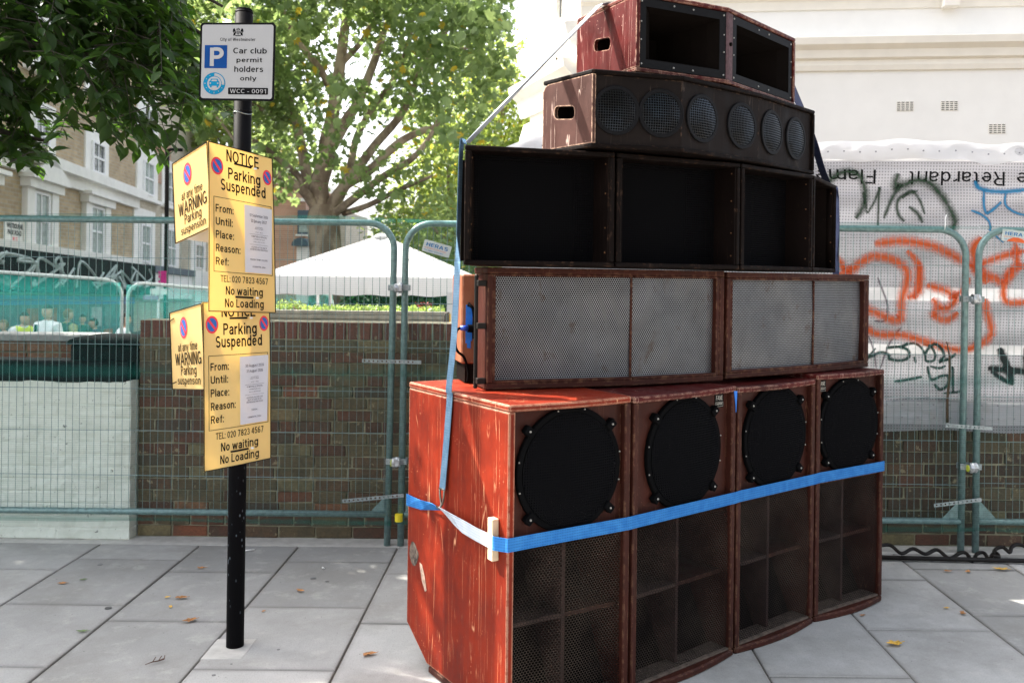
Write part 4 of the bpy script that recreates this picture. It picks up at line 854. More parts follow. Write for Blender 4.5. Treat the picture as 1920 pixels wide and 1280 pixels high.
# ------------------------------------------------ third row: four open-mouthed bass boxes
R3 = [((-.272,3.60), (.328,3.772)), ((.336,3.776), (.905,4.073)), ((.911,4.078), (1.352,4.497)), ((1.357,4.503), (1.617,4.97))]
L3 = ['black open fronted bass box at the left end of the third row', 'second black open fronted bass box from the left of the third row',
      'third black open fronted bass box of the third row', 'black open fronted bass box turned away at the right end of the third row']
for k, pts in enumerate(R3):
    z0, z1 = 1.690, 2.157
    t = thing('scoop_box', L3[k], 'speaker', (*Face(*pts)(.3,0,.25).to_2d(), z0), 'four open fronted boxes of the third row')
    tp = (.17 if k == 0 else .06, .17 if k == 3 else .06)
    if k == 3: tp = (.06,.10)
    Fs = bent(pts, z0, z1, (.5,.5), M['blackbrown'], t, tp, .020); F = Fs[0]
    # angled inside boards and a reflector deep in the mouth
    for u0, u1 in ((.021, .07), (F.w-.021, F.w-.07)):
        sg = 1 if u1 > u0 else -1
        MB().extr([F(u0,z0+.021,.004), F(u1,z0+.021,.30), F(u1,z1-.021,.30), F(u0,z1-.021,.004)], F.ex.to_3d()*sg*.008).build('flare_board', M['blackbrown'], t)
        for zs in (z0+.06, z0+.16, z0+.30, z0+.42): mb = MB(); q = F(u0+sg*.012, zs, .02); mb.tube([q, q+F.ex.to_3d()*sg*.003], .0032, 8); mb.build('screw', plain('rusty_screw', (.25,.13,.06), .5, .5) if zs < 0 else M['screw_r'] if 'screw_r' in M else M.setdefault('screw_r', plain('rusty_screw', (.22,.11,.05), .5, .5)), t)
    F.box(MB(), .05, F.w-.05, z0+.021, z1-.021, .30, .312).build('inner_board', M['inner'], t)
    uv_sheet('mouth_mesh', M['blkmesh'], t, lambda a, b: F(.05+(F.w-.1)*a, z0+.021+(z1-z0-.042)*b, .12), (F.w-.1, z1-z0-.042), 2, 2)
    if k == 3: # rounded outer corner post
        c = F(F.w-.002, 0, .035); MB().tube([(c.x,c.y,z0+.002),(c.x,c.y,z1-.002)], .035, 16).build('corner_post', M['blackbrown'], t, smooth=True)
# ------------------------------------------------ fourth row: six small round drivers
z0, z1 = 2.166, 2.480
t = thing('small_driver_cabinet', 'dark brown cabinet with six small round wire grilles and a worn hand slotted side', 'speaker', (.7,4.1,z0))
R4 = [(.226,3.70), (.61,3.812), (1.012,4.15), (1.375,4.56)]
Fs = bent(R4, z0, z1, (.30,.33), M['blackbrown'], t, (-.115,.02), .018, sidemat=M['brown'], handle=(.55, .005, 1))
us = [(.105,.300), (.125,.325), (.115,.255)]; us = [(.105,.285),(.115,.330),(.150,.345)]
for j, F in enumerate(Fs):
    w = F.w; R = .094; cz = (z0+z1)/2-.002; U = (w*.27, w*.76) if j == 0 else ((w*.25, w*.76) if j == 1 else (w*.22, w*.66))
    r_ = min(R, (U[1]-U[0])/2-.006)
    a0 = .018 if j == 0 else 0; a1 = w-.018 if j == 2 else w
    me = sheet_hole([F(a0,z0+.019,.016), F(a1,z0+.019,.016), F(a1,z1-.019,.016), F(a0,z1-.019,.016)], [circ(F(u,cz,.016), r_, F.ex.to_3d(), (0,0,1), 32) for u in U], F.nrm*.014); link('baffle', me, M['charcoal'], t)
    for u in U:
        cone('driver_cone', M['cone'], t, F, u, cz, r_, .018, .05, 24)
        mb = MB(); ring3(mb, F, u, cz, r_-.008, r_+.008, .006, .016, 36); g_ = mb.build('grille_ring', M['black'], t, bevel=.002); uv_disc('grille_mesh', M['sqmesh'], g_, F, u, cz, r_-.004, .009, .010, 28)
# ------------------------------------------------ top: two big horns
z0, z1 = 2.492, 2.822
t = thing('horn_cabinet', 'maroon cabinet with two wide black rectangular horns at the very top of the stack', 'speaker', (.8,4.3,z0))
R5 = [(.408,3.79), (.835,4.015), (1.263,4.515)]
Fs = bent(R5, z0, z1, (.48,.48), M['maroon'], t, (.0,.0), .018, sidemat=M['maroon'], handle=(.55, .0, 0))
for j, F in enumerate(Fs):
    w = F.w; a0, a1 = (.020, w-.012) if j == 0 else (.045, w-.024); b0, b1 = z0+.022, z1-.022; mg = .034
    fl = link('horn_flange', sheet_hole([F(a0,b0,.008), F(a1,b0,.008), F(a1,b1,.008), F(a0,b1,.008)], [[F(a0+mg,b0+mg,.008), F(a1-mg,b0+mg,.008), F(a1-mg,b1-mg,.008), F(a0+mg,b1-mg,.008)]], F.nrm*.012), M['black'], t)
    mb = MB(); lv = []
    for q, dd in ((1., .010), (.80, .045), (.58, .10), (.34, .17), (.16, .25)):
        um, zm = (a0+a1)/2, (b0+b1)/2; hu, hz = ((a1-a0)/2-mg)*q, ((b1-b0)/2-mg)*(.35+.65*q); lv += [F(um-hu,zm-hz,dd), F(um+hu,zm-hz,dd), F(um+hu,zm+hz,dd), F(um-hu,zm+hz,dd)]
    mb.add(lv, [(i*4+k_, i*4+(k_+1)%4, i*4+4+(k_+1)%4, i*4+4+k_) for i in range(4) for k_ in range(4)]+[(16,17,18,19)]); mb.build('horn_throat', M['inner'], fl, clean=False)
    for u in (a0+.012, (a0+a1)/2-.05, (a0+a1)/2+.05, a1-.012):
        for z in (b0+.014, b1-.014): screw(F, u, z, .008, fl, .0048, 'bolt')
    for z in ((b0+b1)/2-.03, (b0+b1)/2+.045): screw(F, a0+.010, z, .008, fl, .004, 'bolt'); screw(F, a1-.010, z, .008, fl, .004, 'bolt')
F = Fs[0]; pm_ = plain('purple_brown_filler', (.10,.055,.065), .8, 0, .35, 60)
F.box(MB(), F.w-.011, F.w+.004, z0+.02, z1-.02, .006, .03).build('centre_post', pm_, t); Fs[1].box(MB(), -.004, .044, z0+.02, z1-.02, .007, .03).build('centre_post', pm_, t)
F = Fs[1]; MB().tube([F(.022,(z0+z1)/2+.01,.008), F(.022,(z0+z1)/2+.01,.0)], .008, 10).build('knob', M['inner'], t)

# ------------------------------------------------ ratchet straps
F = cabs[0][1]; sdx = -F.ex.to_3d()                         # outwards from the lit side
def sd_pt(z, s, o=.004): return F(0, z, s)+sdx*o
up = Vector((0,0,1))
t = thing('long_strap', 'long faded blue webbing strap from the top horns down to a hook', 'strap', (-.3,3.68,.75))
top_ = Face((.18,4.23), (.41,3.79)); q = Vector((.296,4.015,2.826))
a3 = Vector((-.288,3.665,2.163))
wd = Vector((.20,.98,0)).normalized()                       # width direction across the strap
p_over = [Vector((1.02,4.60,2.834)), Vector((.65,4.32,2.834)), Vector((.30,4.02,2.834)), Vector((.272,3.998,2.822))]
link('webbing', ribbon(p_over+[a3+Vector((.02,.012,.012))], [Vector((-.55,.83,0))]*3+[Vector((-.5,.86,0)), wd], .052, .002), M['strapw'], t)
pv = [a3+Vector((.012,.006,.006)), a3+Vector((-.003,0,-.012)), Vector((-.300,3.662,1.70)), Vector((-.311,3.662,1.40)), sd_pt(1.195,.447,.012), sd_pt(1.17,.449,.006), sd_pt(.98,.467,.010), sd_pt(.79,.486,.016)]
w3 = F.nrm.to_3d() if hasattr(F.nrm,'to_3d') else F.nrm
link('webbing', ribbon(smooth_path(pv, 4), [Vector((.25,.97,0))]*8+[w3]*(len(pv)*4-3-8-0), .048, .002), M['strapb'], t)
mb = MB(); hk = sd_pt(.775,.487,.016)
for s_ in (-1, 1): mb.tube([hk+w3*s_*.020+up*.015, hk+w3*s_*.016-up*.015, hk+w3*s_*.004-up*.045, hk-w3*.0-up*.062+sdx*.012, hk-up*.05+sdx*.024], .0045, 8)
mb.tube([hk+w3*.022+up*.015, hk-w3*.022+up*.015], .0045, 8); mb.build('hook', plain('old_steel', (.22,.19,.16), .4, .7), t, smooth=True)
# right hand fall of the long strap
t2_ = [Vector((1.02,4.60,2.834)), Vector((1.20,4.78,2.832)), Vector((1.27,4.84,2.80)), Vector((1.40,4.72,2.40)), Vector((1.50,4.86,2.24)), Vector((1.60,5.04,2.16)), Vector((1.628,5.03,2.145)), Vector((1.635,5.02,1.95)), Vector((1.635,5.02,1.70)), Vector((1.70,5.1,1.40)), Vector((1.78,5.25,1.22))]
link('webbing_right', ribbon(smooth_path(t2_, 3), [Vector((-.5,.86,0))]*(len(t2_)*3-2), .045, .002), M['strapd'], t)
t = thing('round_strap', 'bright blue webbing strap pulled right round the bottom row of red cabinets', 'strap', (-.08,3.33,.68))
Z0 = .685
ps = [F(.20,.67,D+.006), F(-.004,.672,D+.006), sd_pt(.673,D-.004,.004), sd_pt(.682,.70,.010), sd_pt(.705,.56,.018), sd_pt(.712,.50,.022)]
ws = [up, up, up, (up*.97+sdx*.25).normalized(), (up*.8+sdx*.5).normalized(), (up*.65+sdx*.75).normalized()]
link('webbing', ribbon(ps, ws, [.05,.05,.05,.046,.036,.028], .002), M['strap'], t)
ps = [sd_pt(.712,.505,.022), sd_pt(.708,.46,.024), sd_pt(.700,.38,.030), sd_pt(.692,.28,.034), sd_pt(.687,.17,.034), sd_pt(.684,.082,.030), sd_pt(.683,.055,.030)]
ws = [(up*.6+sdx*.8), (up*.75+sdx*.6), (up*.9+sdx*.35), up, up, up, up]
link('webbing_twist', ribbon(ps, ws, [.030,.038,.047,.05,.05,.05,.05], .002), M['strapw'], t)
fr = []
FF = [c[1] for c in cabs]
fr = [sd_pt(.683,.056,.031), sd_pt(.683,.045,.030), sd_pt(.683,.006,.006), F(-.004,.684,-.006), F(.10,.686,-.006)]
for k_, f_ in enumerate(FF):
    if k_: fr.append(f_(.012,Z0+.002*k_+.006,-.006))
    fr.append(f_(f_.w-.004,Z0+.002*k_+.006,-.006))
f_ = FF[-1]; fr += [f_(f_.w+.004,Z0+.010,-.003), f_(f_.w+.005,Z0+.01,.30), f_(f_.w+.005,Z0+.01,D), f_(f_.w-.1,Z0+.01,D+.006)]
link('webbing_front', ribbon(fr, [up]*len(fr), .050, .002), M['strap'], t)
tag(MB().hexa([sd_pt(.613,.098,.001), sd_pt(.613,.060,.001), sd_pt(.613,.060,.029), sd_pt(.613,.098,.027)], [sd_pt(.765,.100,.001), sd_pt(.765,.062,.001), sd_pt(.765,.062,.029), sd_pt(.765,.100,.027)]).build('wood_block', M['wood'], bevel=.002), 'small block of bare pine wedged under the strap on the left red cabinet', 'wood block')

# ================================================================ TEMPORARY FENCE
YF = 5.67; ZT = 1.966
def fence(x0, x1, label, lean=0, seed=0):
    t = thing('mesh_fence', label, 'fence', (x0, YF, 0), 'steel mesh fences along the wall'); R = .16; r = .0205; rr = random.Random(seed)
    arc = lambda cx, sg: [Vector((cx+sg*R*math.sin(a), YF, ZT-R+R*math.cos(a))) for a in [i*math.pi/16 for i in range(9)]]
    L = arc(x0+R, -1)[::-1]; Rr = arc(x1-R, 1)
    MB().tube([Vector((x0-lean, YF, 0))]+L+Rr+[Vector((x1-lean, YF, 0))], r, 12).build('pipe_frame', M['teal_pipe'], t, smooth=True)
    MB().tube([Vector((x0+.01, YF, .188)), Vector((x1-.01, YF, .188))], r*.95, 12).build('bottom_rail', M['teal_pipe'], t, smooth=True)
    for x, sg in ((x0, 1), (x1, -1)): MB().extr([(x+sg*.018,YF-.002,.20), (x+sg*.13,YF-.002,.20), (x+sg*.018,YF-.002,.32)], (0,.004,0)).build('gusset', M['teal_pipe'], t)
    n = int((x1-x0)/.043); me = None
    for i in range(1, n):
        x = x0+(x1-x0)*i/n; e = min(x-x0, x1-x); zt = ZT if e > R else ZT-R+math.sqrt(max(0, R*R-(R-e)**2))
        if me is None: me = MB().tube([(0,0,0), (0,0,1)], .0016, 5).mesh('vertical_wire'); me.materials.append(M['wire'])
        o = link('vertical_wire', me, parent=t); o.location = (x, YF-.014+rr.uniform(-.002,.002), .17); o.scale = (1, 1, zt+.012-.17); o.rotation_euler = (0, rr.uniform(-.004,.004), 0)
    me = MB().tube([(0,0,0), (x1-x0-.03,0,0)], .0019, 5).mesh('horizontal_wire'); me.materials.append(M['wire'])
    for z in (.42, .68, .945, 1.21, 1.475, 1.74): o = link('horizontal_wire', me, parent=t); o.location = (x0+.015, YF-.017, z+rr.uniform(-.008,.008)); o.rotation_euler = (0, rr.uniform(-.002,.002), 0)
    return t
fence(-4.31, -.852, 'steel mesh fence panel in front of the garden wall, behind the black signpost', .022, 1)
fence(-.782, 2.640, 'steel mesh fence panel behind the speaker stack', .010, 2)
fence(2.720, 6.15, 'steel mesh fence panel at the far right before the graffitied sheeting', .0, 3)
def coupler(x, z, label, tape=False, c=None):
    t = thing('fence_coupler', label, 'clamp', (x, YF, z))
    MB().box((x-.065,YF-.030,z-.018),(x-.020,YF-.022,z+.018)).build('clamp_plate', M['galv'], t, bevel=.002); MB().box((x+.014,YF-.030,z-.018),(x+.065,YF-.022,z+.018)).build('clamp_plate', M['galv'], t, bevel=.002)
    MB().box((x-.065,YF+.022,z-.018),(x+.065,YF+.030,z+.018)).build('back_plate', M['galv'], t, bevel=.002)
    MB().tube([(x-.025,YF-.045,z-.005),(x+.022,YF-.045,z-.005)], .022, 10).build('bolt_sleeve', M['galv'], t, bevel=.003)
    if c: MB().tube([(x-.030,YF-.045,z-.005),(x-.025,YF-.045,z-.005)], .021, 10).build('paint_dab', M['yellowgreen'], t)
    r = random.Random(int(x*10+z*7))
    mb = MB(); n = 10; vs = []
    for i in range(6):
        for j in range(n): a = 2*math.pi*j/n; q = .028+r.uniform(-.004,.007); vs.append((x-.02+i*.009, YF-.045+q*math.cos(a), z+q*math.sin(a)))
    mb.add(vs, [(i*n+j, i*n+(j+1)%n, (i+1)*n+(j+1)%n, (i+1)*n+j) for i in range(5) for j in range(n)]); mb.build('foil_tape', plain('silver_tape', (.5,.52,.53), .3, .5, .4, 30), t)
M['yellowgreen'] = plain('yellow_green_paint', (.55,.62,.05), .5)
coupler(-.818, 1.572, 'upper tape wrapped clamp joining the fence posts left of the speakers')
coupler(-.820, .515, 'lower tape wrapped clamp with a yellow end joining the fence posts left of the speakers', c=1)
coupler(2.680, 1.545, 'upper tape wrapped steel clamp joining the two fence posts at the right')
coupler(2.675, .525, 'lower tape wrapped clamp with a yellow end joining the two fence posts at the right', c=1)
tag(MB().tube([(-.80,YF-.032,.20),(-.80,YF-.032,.155)], .024, 10).build('yellow_paint_mark', plain('yellow_paint', (.75,.6,.02), .5)), 'yellow sprayed mark low on the fence post beside the red cabinet', 'paint mark')
def perf_strip(x0, z0, x1, z1, label):
    a, b = Vector((x0,YF-.034,z0)), Vector((x1,YF-.034,z1)); ex = (b-a).normalized(); ez = Vector((-ex.z,0,ex.x)); L = (b-a).length; h = .011
    holes = [circ(a+ex*(.016+i*.0265), .006, ex, ez, 8) for i in range(int((L-.02)/.0265))]
    o = link('perforated_strip', sheet_hole([a-ez*h, b-ez*h, b+ez*h, a+ez*h], holes, (0,.0015,0)), M['galv']); tag(o, label, 'metal strip')
def q2(px, py): v = at(px, py, YF-.03); return v.x, v.z
perf_strip(*q2(679,676), *q2(790,679), 'short level perforated steel strip screwed across the posts left of the speakers')
perf_strip(*q2(642,939), *q2(757,928), 'perforated steel strip sloping across the bottom of the posts left of the speakers')
perf_strip(*q2(1773,797), *q2(1860,803), 'short perforated steel strip across the right hand posts just under the white sheeting')
perf_strip(*q2(1751,947), *q2(1840,936), 'perforated steel strip sloping across the bottom of the right hand posts')
# netting tied on the street side of each panel
def net(x0, x1, label, seed):
    r = random.Random(seed); nx, nz = 60, 14; z0, z1 = .130, 1.985
    ph = r.random()*9
    P = lambda a, b: Vector((x0+(x1-x0)*a, YF-.036+.010*math.sin(a*23+ph)*math.sin(b*3.1+.2)+.004*math.sin(b*17+a*5), z0+(z1-z0)*b+(.010*math.sin(a*15+ph)+.012*a if b == 1 else (.012*math.sin(a*11+ph) if b == 0 else 0))))
    tag(uv_sheet('debris_netting', M['net'], None, P, (x1-x0, z1-z0), nx, nz), label, 'netting')
net(-4.3, -.84, 'fine green netting tied over the fence panel behind the signpost', 1)
net(-.83, 2.70, 'fine green netting tied over the fence panel behind the speakers', 2)
net(2.705, 6.1, 'fine green netting tied over the far right fence panel', 3)
# fence maker's plates
def plate(px, py, deg, label, w=.17, h=.072):
    c = at(px, py, YF-.025); a = rad(deg); ex, ez = Vector((math.cos(a),0,-math.sin(a))), Vector((math.sin(a),0,math.cos(a)))
    t = thing('fence_plate', label, 'sign', tuple(c)); P = lambda u, v, o=0: c+ex*(u-w/2)+ez*(h/2-v)+Vector((0,-.0012-o,0))
    MB().extr([P(x, y) for x, y in rrect(w, h, .004, 2)], (0,.002,0)).build('plate', plain('pale_plate', (.62,.66,.64), .45), t)
    mb = MB(); put_text(mb, lambda u, v: P(u, v, .001), 'HERAS', w*.5, h*.34, w*.80, h*.30, bold=.06); mb.build('maker_name', plain('plate_blue_name', (.05,.20,.45), .5), t, clean=False); mb = MB(); put_text(mb, lambda u, v: P(u, v, .001), 'Tel: 0800 073 9987', w*.42, h*.84, w*.70, h*.12, bold=.03)
    mb.build('lettering', plain('plate_blue', (.05,.20,.45), .5), t, clean=False)
    mb = MB(); put_text(mb, lambda u, v: P(u, v, .001), 'READYFENCE | HIRE & SALES', w*.46, h*.63, w*.78, h*.08, bold=.02); mb.build('small_lettering', plain('plate_red', (.7,.22,.15), .5), t, clean=False); return t, P
plate(819, 466, 15, 'tilted white fence plate lettered HERAS beside the long strap')
tp_, P = plate(1905, 443, 7, 'white fence plate at the right edge half covered with orange spray paint')
mb = MB(); mb.add([P(x, y, .0016) for x, y in [(.03,.072),(.045,.058),(.07,.046),(.1,.044),(.13,.052),(.15,.066),(.17,.072)]], [(0,1,2,3,4,5,6)]); mb.build('orange_spray', plain('orange_spray_paint', (.78,.12,.02), .6), tp_, clean=False)
# white cable tie sticking up from the rail at the right
c = at(1768, 425, YF); tag(MB().tube([c+Vector((-.003,-.03,-.02)), c+Vector((0,-.034,.012)), c+Vector((.006,-.02,.05)), c+Vector((.014,-.015,.072))], .003, 6).build('cable_tie', M['white_metal'], smooth=True), 'white cable tie with its tail sticking up on the right hand fence rail', 'cable tie')

# ================================================================ SHEETING with graffiti
YB = 5.758
g = G('woven_sheeting'); X, Y_, Z_ = g.sep(g.n('ShaderNodeNewGeometry').outputs['Position']); wp = g.n('ShaderNodeNewGeometry').outputs['Position']
wob = g.math('MULTIPLY', g.noise(2.5, 3, wp), .02)
gx = g.rng(g.math('SINE', g.math('MULTIPLY', g.math('ADD', X, wob), 2*math.pi/.0185)), -.2, .6); gz = g.rng(g.math('SINE', g.math('MULTIPLY', g.math('ADD', Z_, wob), 2*math.pi/.0185)), -.2, .6)
hole = g.math('MULTIPLY', gx, gz)
def band(z0, z1): return g.math('MULTIPLY', g.math('GREATER_THAN', g.math('ADD', Z_, g.math('MULTIPLY', wob, .6)), z0), g.math('LESS_THAN', g.math('ADD', Z_, g.math('MULTIPLY', wob, .6)), z1))
hem = g.math('MAXIMUM', band(2.40, 2.7), g.math('MAXIMUM', band(1.535, 1.615), g.math('MAXIMUM', band(.77, .91), band(1.205, 1.265))))
c = g.mix(g.rng(g.noise(2.2, 5, g.map(wp, scale=(.4,1,2.2)), .65), .35, .68), (.30,.30,.325), (.43,.43,.46)); c = g.mix(g.math('MULTIPLY', hole, .72), c, (.12,.125,.14)); c = g.mix(g.math('MULTIPLY', hem, .75), c, (.62,.63,.67))
stn = g.math('MULTIPLY', g.rng(g.noise(3.5, 5, g.map(wp, loc=(3,0,1)), .7), .60, .72), .35); c = g.mix(stn, c, (.33,.27,.20))
g.set(c, .6); g.bump(g.noise(5, 5, g.map(wp, scale=(.6,1,3)), .6), .6, .05); g.translucent(g.mix(hem, g.mix(hole, (.32,.32,.35), (.10,.10,.11)), (.6,.6,.62)), .42); M['sheet'] = g.m
def bsurf(x, z):
    w = .007*math.sin(x*3.1+z*1.2)+.006*math.sin(x*7.3-z*4)+.006*math.sin(z*15+x*2.2)+.004*math.sin(z*31-x*5)
    w += (.006*math.sin(x*21)+.006*math.sin(x*12.7+1))*max(0, (z-2.38)/.2)
    return YB+w
xl, xr, zb0 = fx(941, YB), 4.6, .722
def ztop(x):
    zt = 2.512+.010*math.sin(x*6)+.006*math.sin(x*17+1); 
    if x < xl+.25: zt -= .035*(1-(x-xl)/.25)**2*1.6
    return zt
t = thing('sheeting', 'long dirty white woven sheeting with upside down lettering and graffiti', 'sheeting', (xl, YB, zb0))
nx, nz = 300, 110; vs = []; fs = []
for j in range(nz+1):
    for i in range(nx+1): x = xl+(xr-xl)*i/nx; z = zb0+(ztop(x)-zb0)*j/nz+(.008*math.sin(x*8) if j == 0 else 0); vs.append((x, bsurf(x, z), z))
fs = [(j*(nx+1)+i, j*(nx+1)+i+1, (j+1)*(nx+1)+i+1, (j+1)*(nx+1)+i) for j in range(nz) for i in range(nx)]
mb = MB(); mb.add(vs, fs); mb.build('sheet', M['sheet'], t, smooth=True, clean=False)
hem = M['hem'] = thin('white_hem', (.8,.8,.82), (.8,.8,.82), .35)
vs = []; n_ = 400
mb = MB()
for i in range(n_+1): x = xl+(xr-xl)*i/n_; zt = ztop(x); vs += [(x, bsurf(x,zt-.115)-.010-.002*math.sin(x*60), zt-.115-.006*math.sin(x*9.5)-.004*math.sin(x*23)), (x, bsurf(x,zt)-.013-.004*math.sin(x*33)-.003*math.sin(x*14), zt-.05), (x, bsurf(x,zt)-.004, zt+.004)]
mb.add(vs, [(3*i+k, 3*i+3+k, 3*i+4+k, 3*i+1+k) for i in range(n_) for k in (0,1)]); mb.build('top_hem', hem, t, smooth=True, clean=False)
x = xl+.045; k = 0; eye = plain('eyelet_metal', (.3,.3,.33), .4, .6)
while x < xr:
    for z, o in ((ztop(x)-.062, -.032), (.885, -.006), (.805, -.006)):
        y = bsurf(x, z)+o; q = MB().tube([(x,y,z),(x,y+.004,z)], .005 if k else .012, 10).build('eyelet', eye, t)
    x += .098; k += 1
# printed words, upside down, centre line read off the photo
def bs2(px0, py): v = at(px0, py, YB); return v.x, v.z
def up_text(s, pxl, pxr, py, cap):
    mb = MB(); a, z = bs2((pxl+pxr)/2, py); w = bs2(pxr, py)[0]-bs2(pxl, py)[0]
    put_text(mb, lambda u, v: Vector((a-u, bsurf(a-u, z+v)-.004, z+v)), s, 0, 0, w, cap, bold=.008); mb.build('printed_word', M['signblack'], t, clean=False)
up_text('Retardant', 1705, 1882, 335, .088); up_text('Flame', 1530, 1642, 331, .088); up_text('Flame', 1905, 2017, 337, .088)
def spray(name, col, strokes, off=.006, soft=.25, drips=False, rgh=.5):
    g = G(name); X, Y_, _ = g.sep(g.tc('UV')); wpos = g.n('ShaderNodeNewGeometry').outputs['Position']
    e = g.math('MINIMUM', Y_, g.math('SUBTRACT', 1., Y_)); n = g.noise(45, 4, wpos, .7)
    a = g.rng(g.math('ADD', e, g.math('MULTIPLY', g.math('SUBTRACT', n, .5), .35)), .06, .06+soft)
    thn = g.rng(g.noise(28, 4, g.map(wpos, loc=(2,2,2)), .75), .60, .70, 1., 1.-rgh); g.set(col, .6); g.translucent(tuple(x*.9 for x in col), .35); g.alpha(g.math('MULTIPLY', a, thn))
    bm_ = bmesh.new(); uvn = None
    for si, (wd, pts) in enumerate(strokes):
        P = smooth_path([Vector((*bs2(x, y), 0)) for x, y in pts], 7); pp = []; ww = []; w2 = []
        for i, p in enumerate(P):
            tg = (P[min(i+1,len(P)-1)]-P[max(i-1,0)]).normalized(); pp.append(Vector((p.x, bsurf(p.x, p.y)-off-.0007*si, p.y))); ww.append(Vector((-tg.y, 0, tg.x)))
            e_ = min(i, len(P)-1-i)/3.; w2.append(wd/FP*YB*(1 if e_ > 1 else .55+.45*e_))
        bm_.from_mesh(ribbon(pp, ww, w2))
    me = bpy.data.meshes.new(name); bm_.to_mesh(me); bm_.free(); return link('graffiti', me, g.m, t)
spray('orange_spray', (.85,.12,.008), [(33,[(1640,458),(1690,452),(1750,462),(1800,488),(1850,515),(1880,530)]), (31,[(1567,480),(1590,510),(1610,495),(1640,480),(1680,490),(1700,515),(1690,560),(1685,600),(1640,585),(1600,570)]),
  (31,[(1720,490),(1722,540),(1700,560)]), (30,[(1735,535),(1770,545),(1790,560),(1770,580),(1745,560)]), (28,[(1590,560),(1610,600),(1640,625),(1690,628),(1735,640),(1790,655),(1830,648),(1858,625),(1850,590),(1845,560)]),
  (33,[(1838,445),(1822,470),(1835,510),(1850,530)]), (27,[(1918,470),(1880,480),(1840,495),(1835,505)]), (26,[(1900,455),(1905,500),(1880,535),(1885,565),(1925,565)]), (25,[(1925,498),(1895,505),(1882,530)]), (26,[(1760,575),(1750,590),(1775,600),(1795,585)]), (22,[(1700,470),(1720,500),(1712,560)]), (20,[(1600,500),(1570,520),(1560,560)]), (20,[(1775,560),(1800,545),(1815,520)])], .008, .42, rgh=.35)
spray('dark_green_spray', (.012,.045,.016), [(24,[(1545,352),(1565,330),(1590,322),(1612,332),(1622,360),(1618,385),(1605,410)]), (9,[(1618,360),(1622,385),(1626,398),(1640,375),(1650,352),(1646,380),(1647,430)]), (28,[(1683,325),(1680,350),(1700,345),(1720,338),(1745,345),(1768,375),(1782,400),(1786,420),(1775,440)]),
  (14,[(1690,345),(1670,375),(1657,410)]), (12,[(1720,358),(1690,368),(1680,385),(1685,405),(1695,415)]), (10,[(1690,372),(1708,358),(1722,375),(1732,402)]), (14,[(1702,388),(1718,400),(1728,418)])], .0075, .45, rgh=.75)
spray('blue_spray', (.01,.22,.45), [(17,[(1825,340),(1832,352),(1850,358),(1885,360),(1925,355)]), (11,[(1842,358),(1843,385),(1848,400),(1870,385),(1876,378)]), (9,[(1818,395),(1835,402),(1850,415),(1855,435)]), (10,[(1884,362),(1885,385),(1905,400),(1930,405)]), (8,[(1850,430),(1880,455)])], .0077, .4)
spray('green_black_tag', (.004,.045,.035), [(10,[(1626,672),(1650,660),(1665,665),(1668,673),(1690,675),(1703,668),(1700,655),(1680,650),(1660,652)]), (8,[(1660,652),(1690,648),(1700,642)]), (8,[(1690,650),(1710,643),(1725,650),(1733,665),(1735,676),(1748,676),(1752,665),(1745,650),(1730,645)]), (10,[(1733,665),(1738,655),(1752,645),(1765,655),(1768,668),(1760,677),(1778,672),(1790,662)]),
  (10,[(1738,686),(1742,700),(1748,712),(1765,705),(1778,705),(1776,722),(1762,730),(1752,720)]), (8,[(1742,686),(1760,690),(1772,685)]), (10,[(1784,686),(1786,700),(1786,735)]), (8,[(1768,737),(1790,735),(1808,730)]), (10,[(1677,715),(1700,712),(1730,706)]), (8,[(1712,668),(1715,680)]), (7,[(1640,652),(1625,670),(1600,690)])], .009, .35, rgh=.15)
spray('black_tag', (.012,.014,.016), [(24,[(1870,652),(1880,675),(1895,715)]), (20,[(1850,690),(1880,692),(1925,696)]), (14,[(1855,695),(1880,712),(1898,718)]), (14,[(1918,650),(1919,690),(1921,730)])], .0095, .25, rgh=0)
spray('purple_spray', (.09,.05,.09), [(7,[(1645,520),(1655,545),(1664,575),(1660,600),(1640,602)]), (7,[(1690,612),(1668,640),(1650,690)]), (6,[(1627,630),(1638,660),(1642,690)])], .007, .5, rgh=.8)
# brown stalk hanging before the sheeting
tag(MB().tube([at(1775,640,5.72), at(1780,665,5.72), at(1781,700,5.72), at(1776,750,5.72), at(1776,792,5.725)], [.003,.006,.008,.008,.009], 7).build('dry_stalk', plain('dry_stalk_brown', (.10,.055,.03), .8), smooth=True), 'thin brown dead stalk rising in front of the sheeting beside the right hand posts', 'stalk')

# ================================================================ SIGNPOST
t = thing('sign_pole', 'tall black chipped steel signpost standing in a square of cement', 'signpost', (-1.298,4.105,0))
MB().tube([(-1.300,4.105,.0),(-1.293,4.105,2.806)], .038, 28).build('tube', M['pole'], t, smooth=False)
o = t.children[0]; [setattr(p, 'use_smooth', len(p.vertices) == 4) for p in o.data.polygons]
MB().tube([(-1.293,4.105,2.795),(-1.293,4.105,2.815)], [.0395,.034], 28).build('cap', M['rubber'], t, bevel=.002)
for z, zz_ in ((2.362,.0), (2.352,.006)):
    MB().tube([Vector((-1.294+.040*math.cos(a), 4.105+.040*math.sin(a), z+zz_*math.sin(a*2))) for a in [i*2*math.pi/20 for i in range(21)]], .0022, 5).build('cable_tie', M['black'] if zz_ == 0 else M['galv'], t)
MB().tube([(-1.33,4.08,2.362),(-1.345,4.06,2.375),(-1.35,4.05,2.372)], .0018, 5).build('cable_tie', M['black'], t)
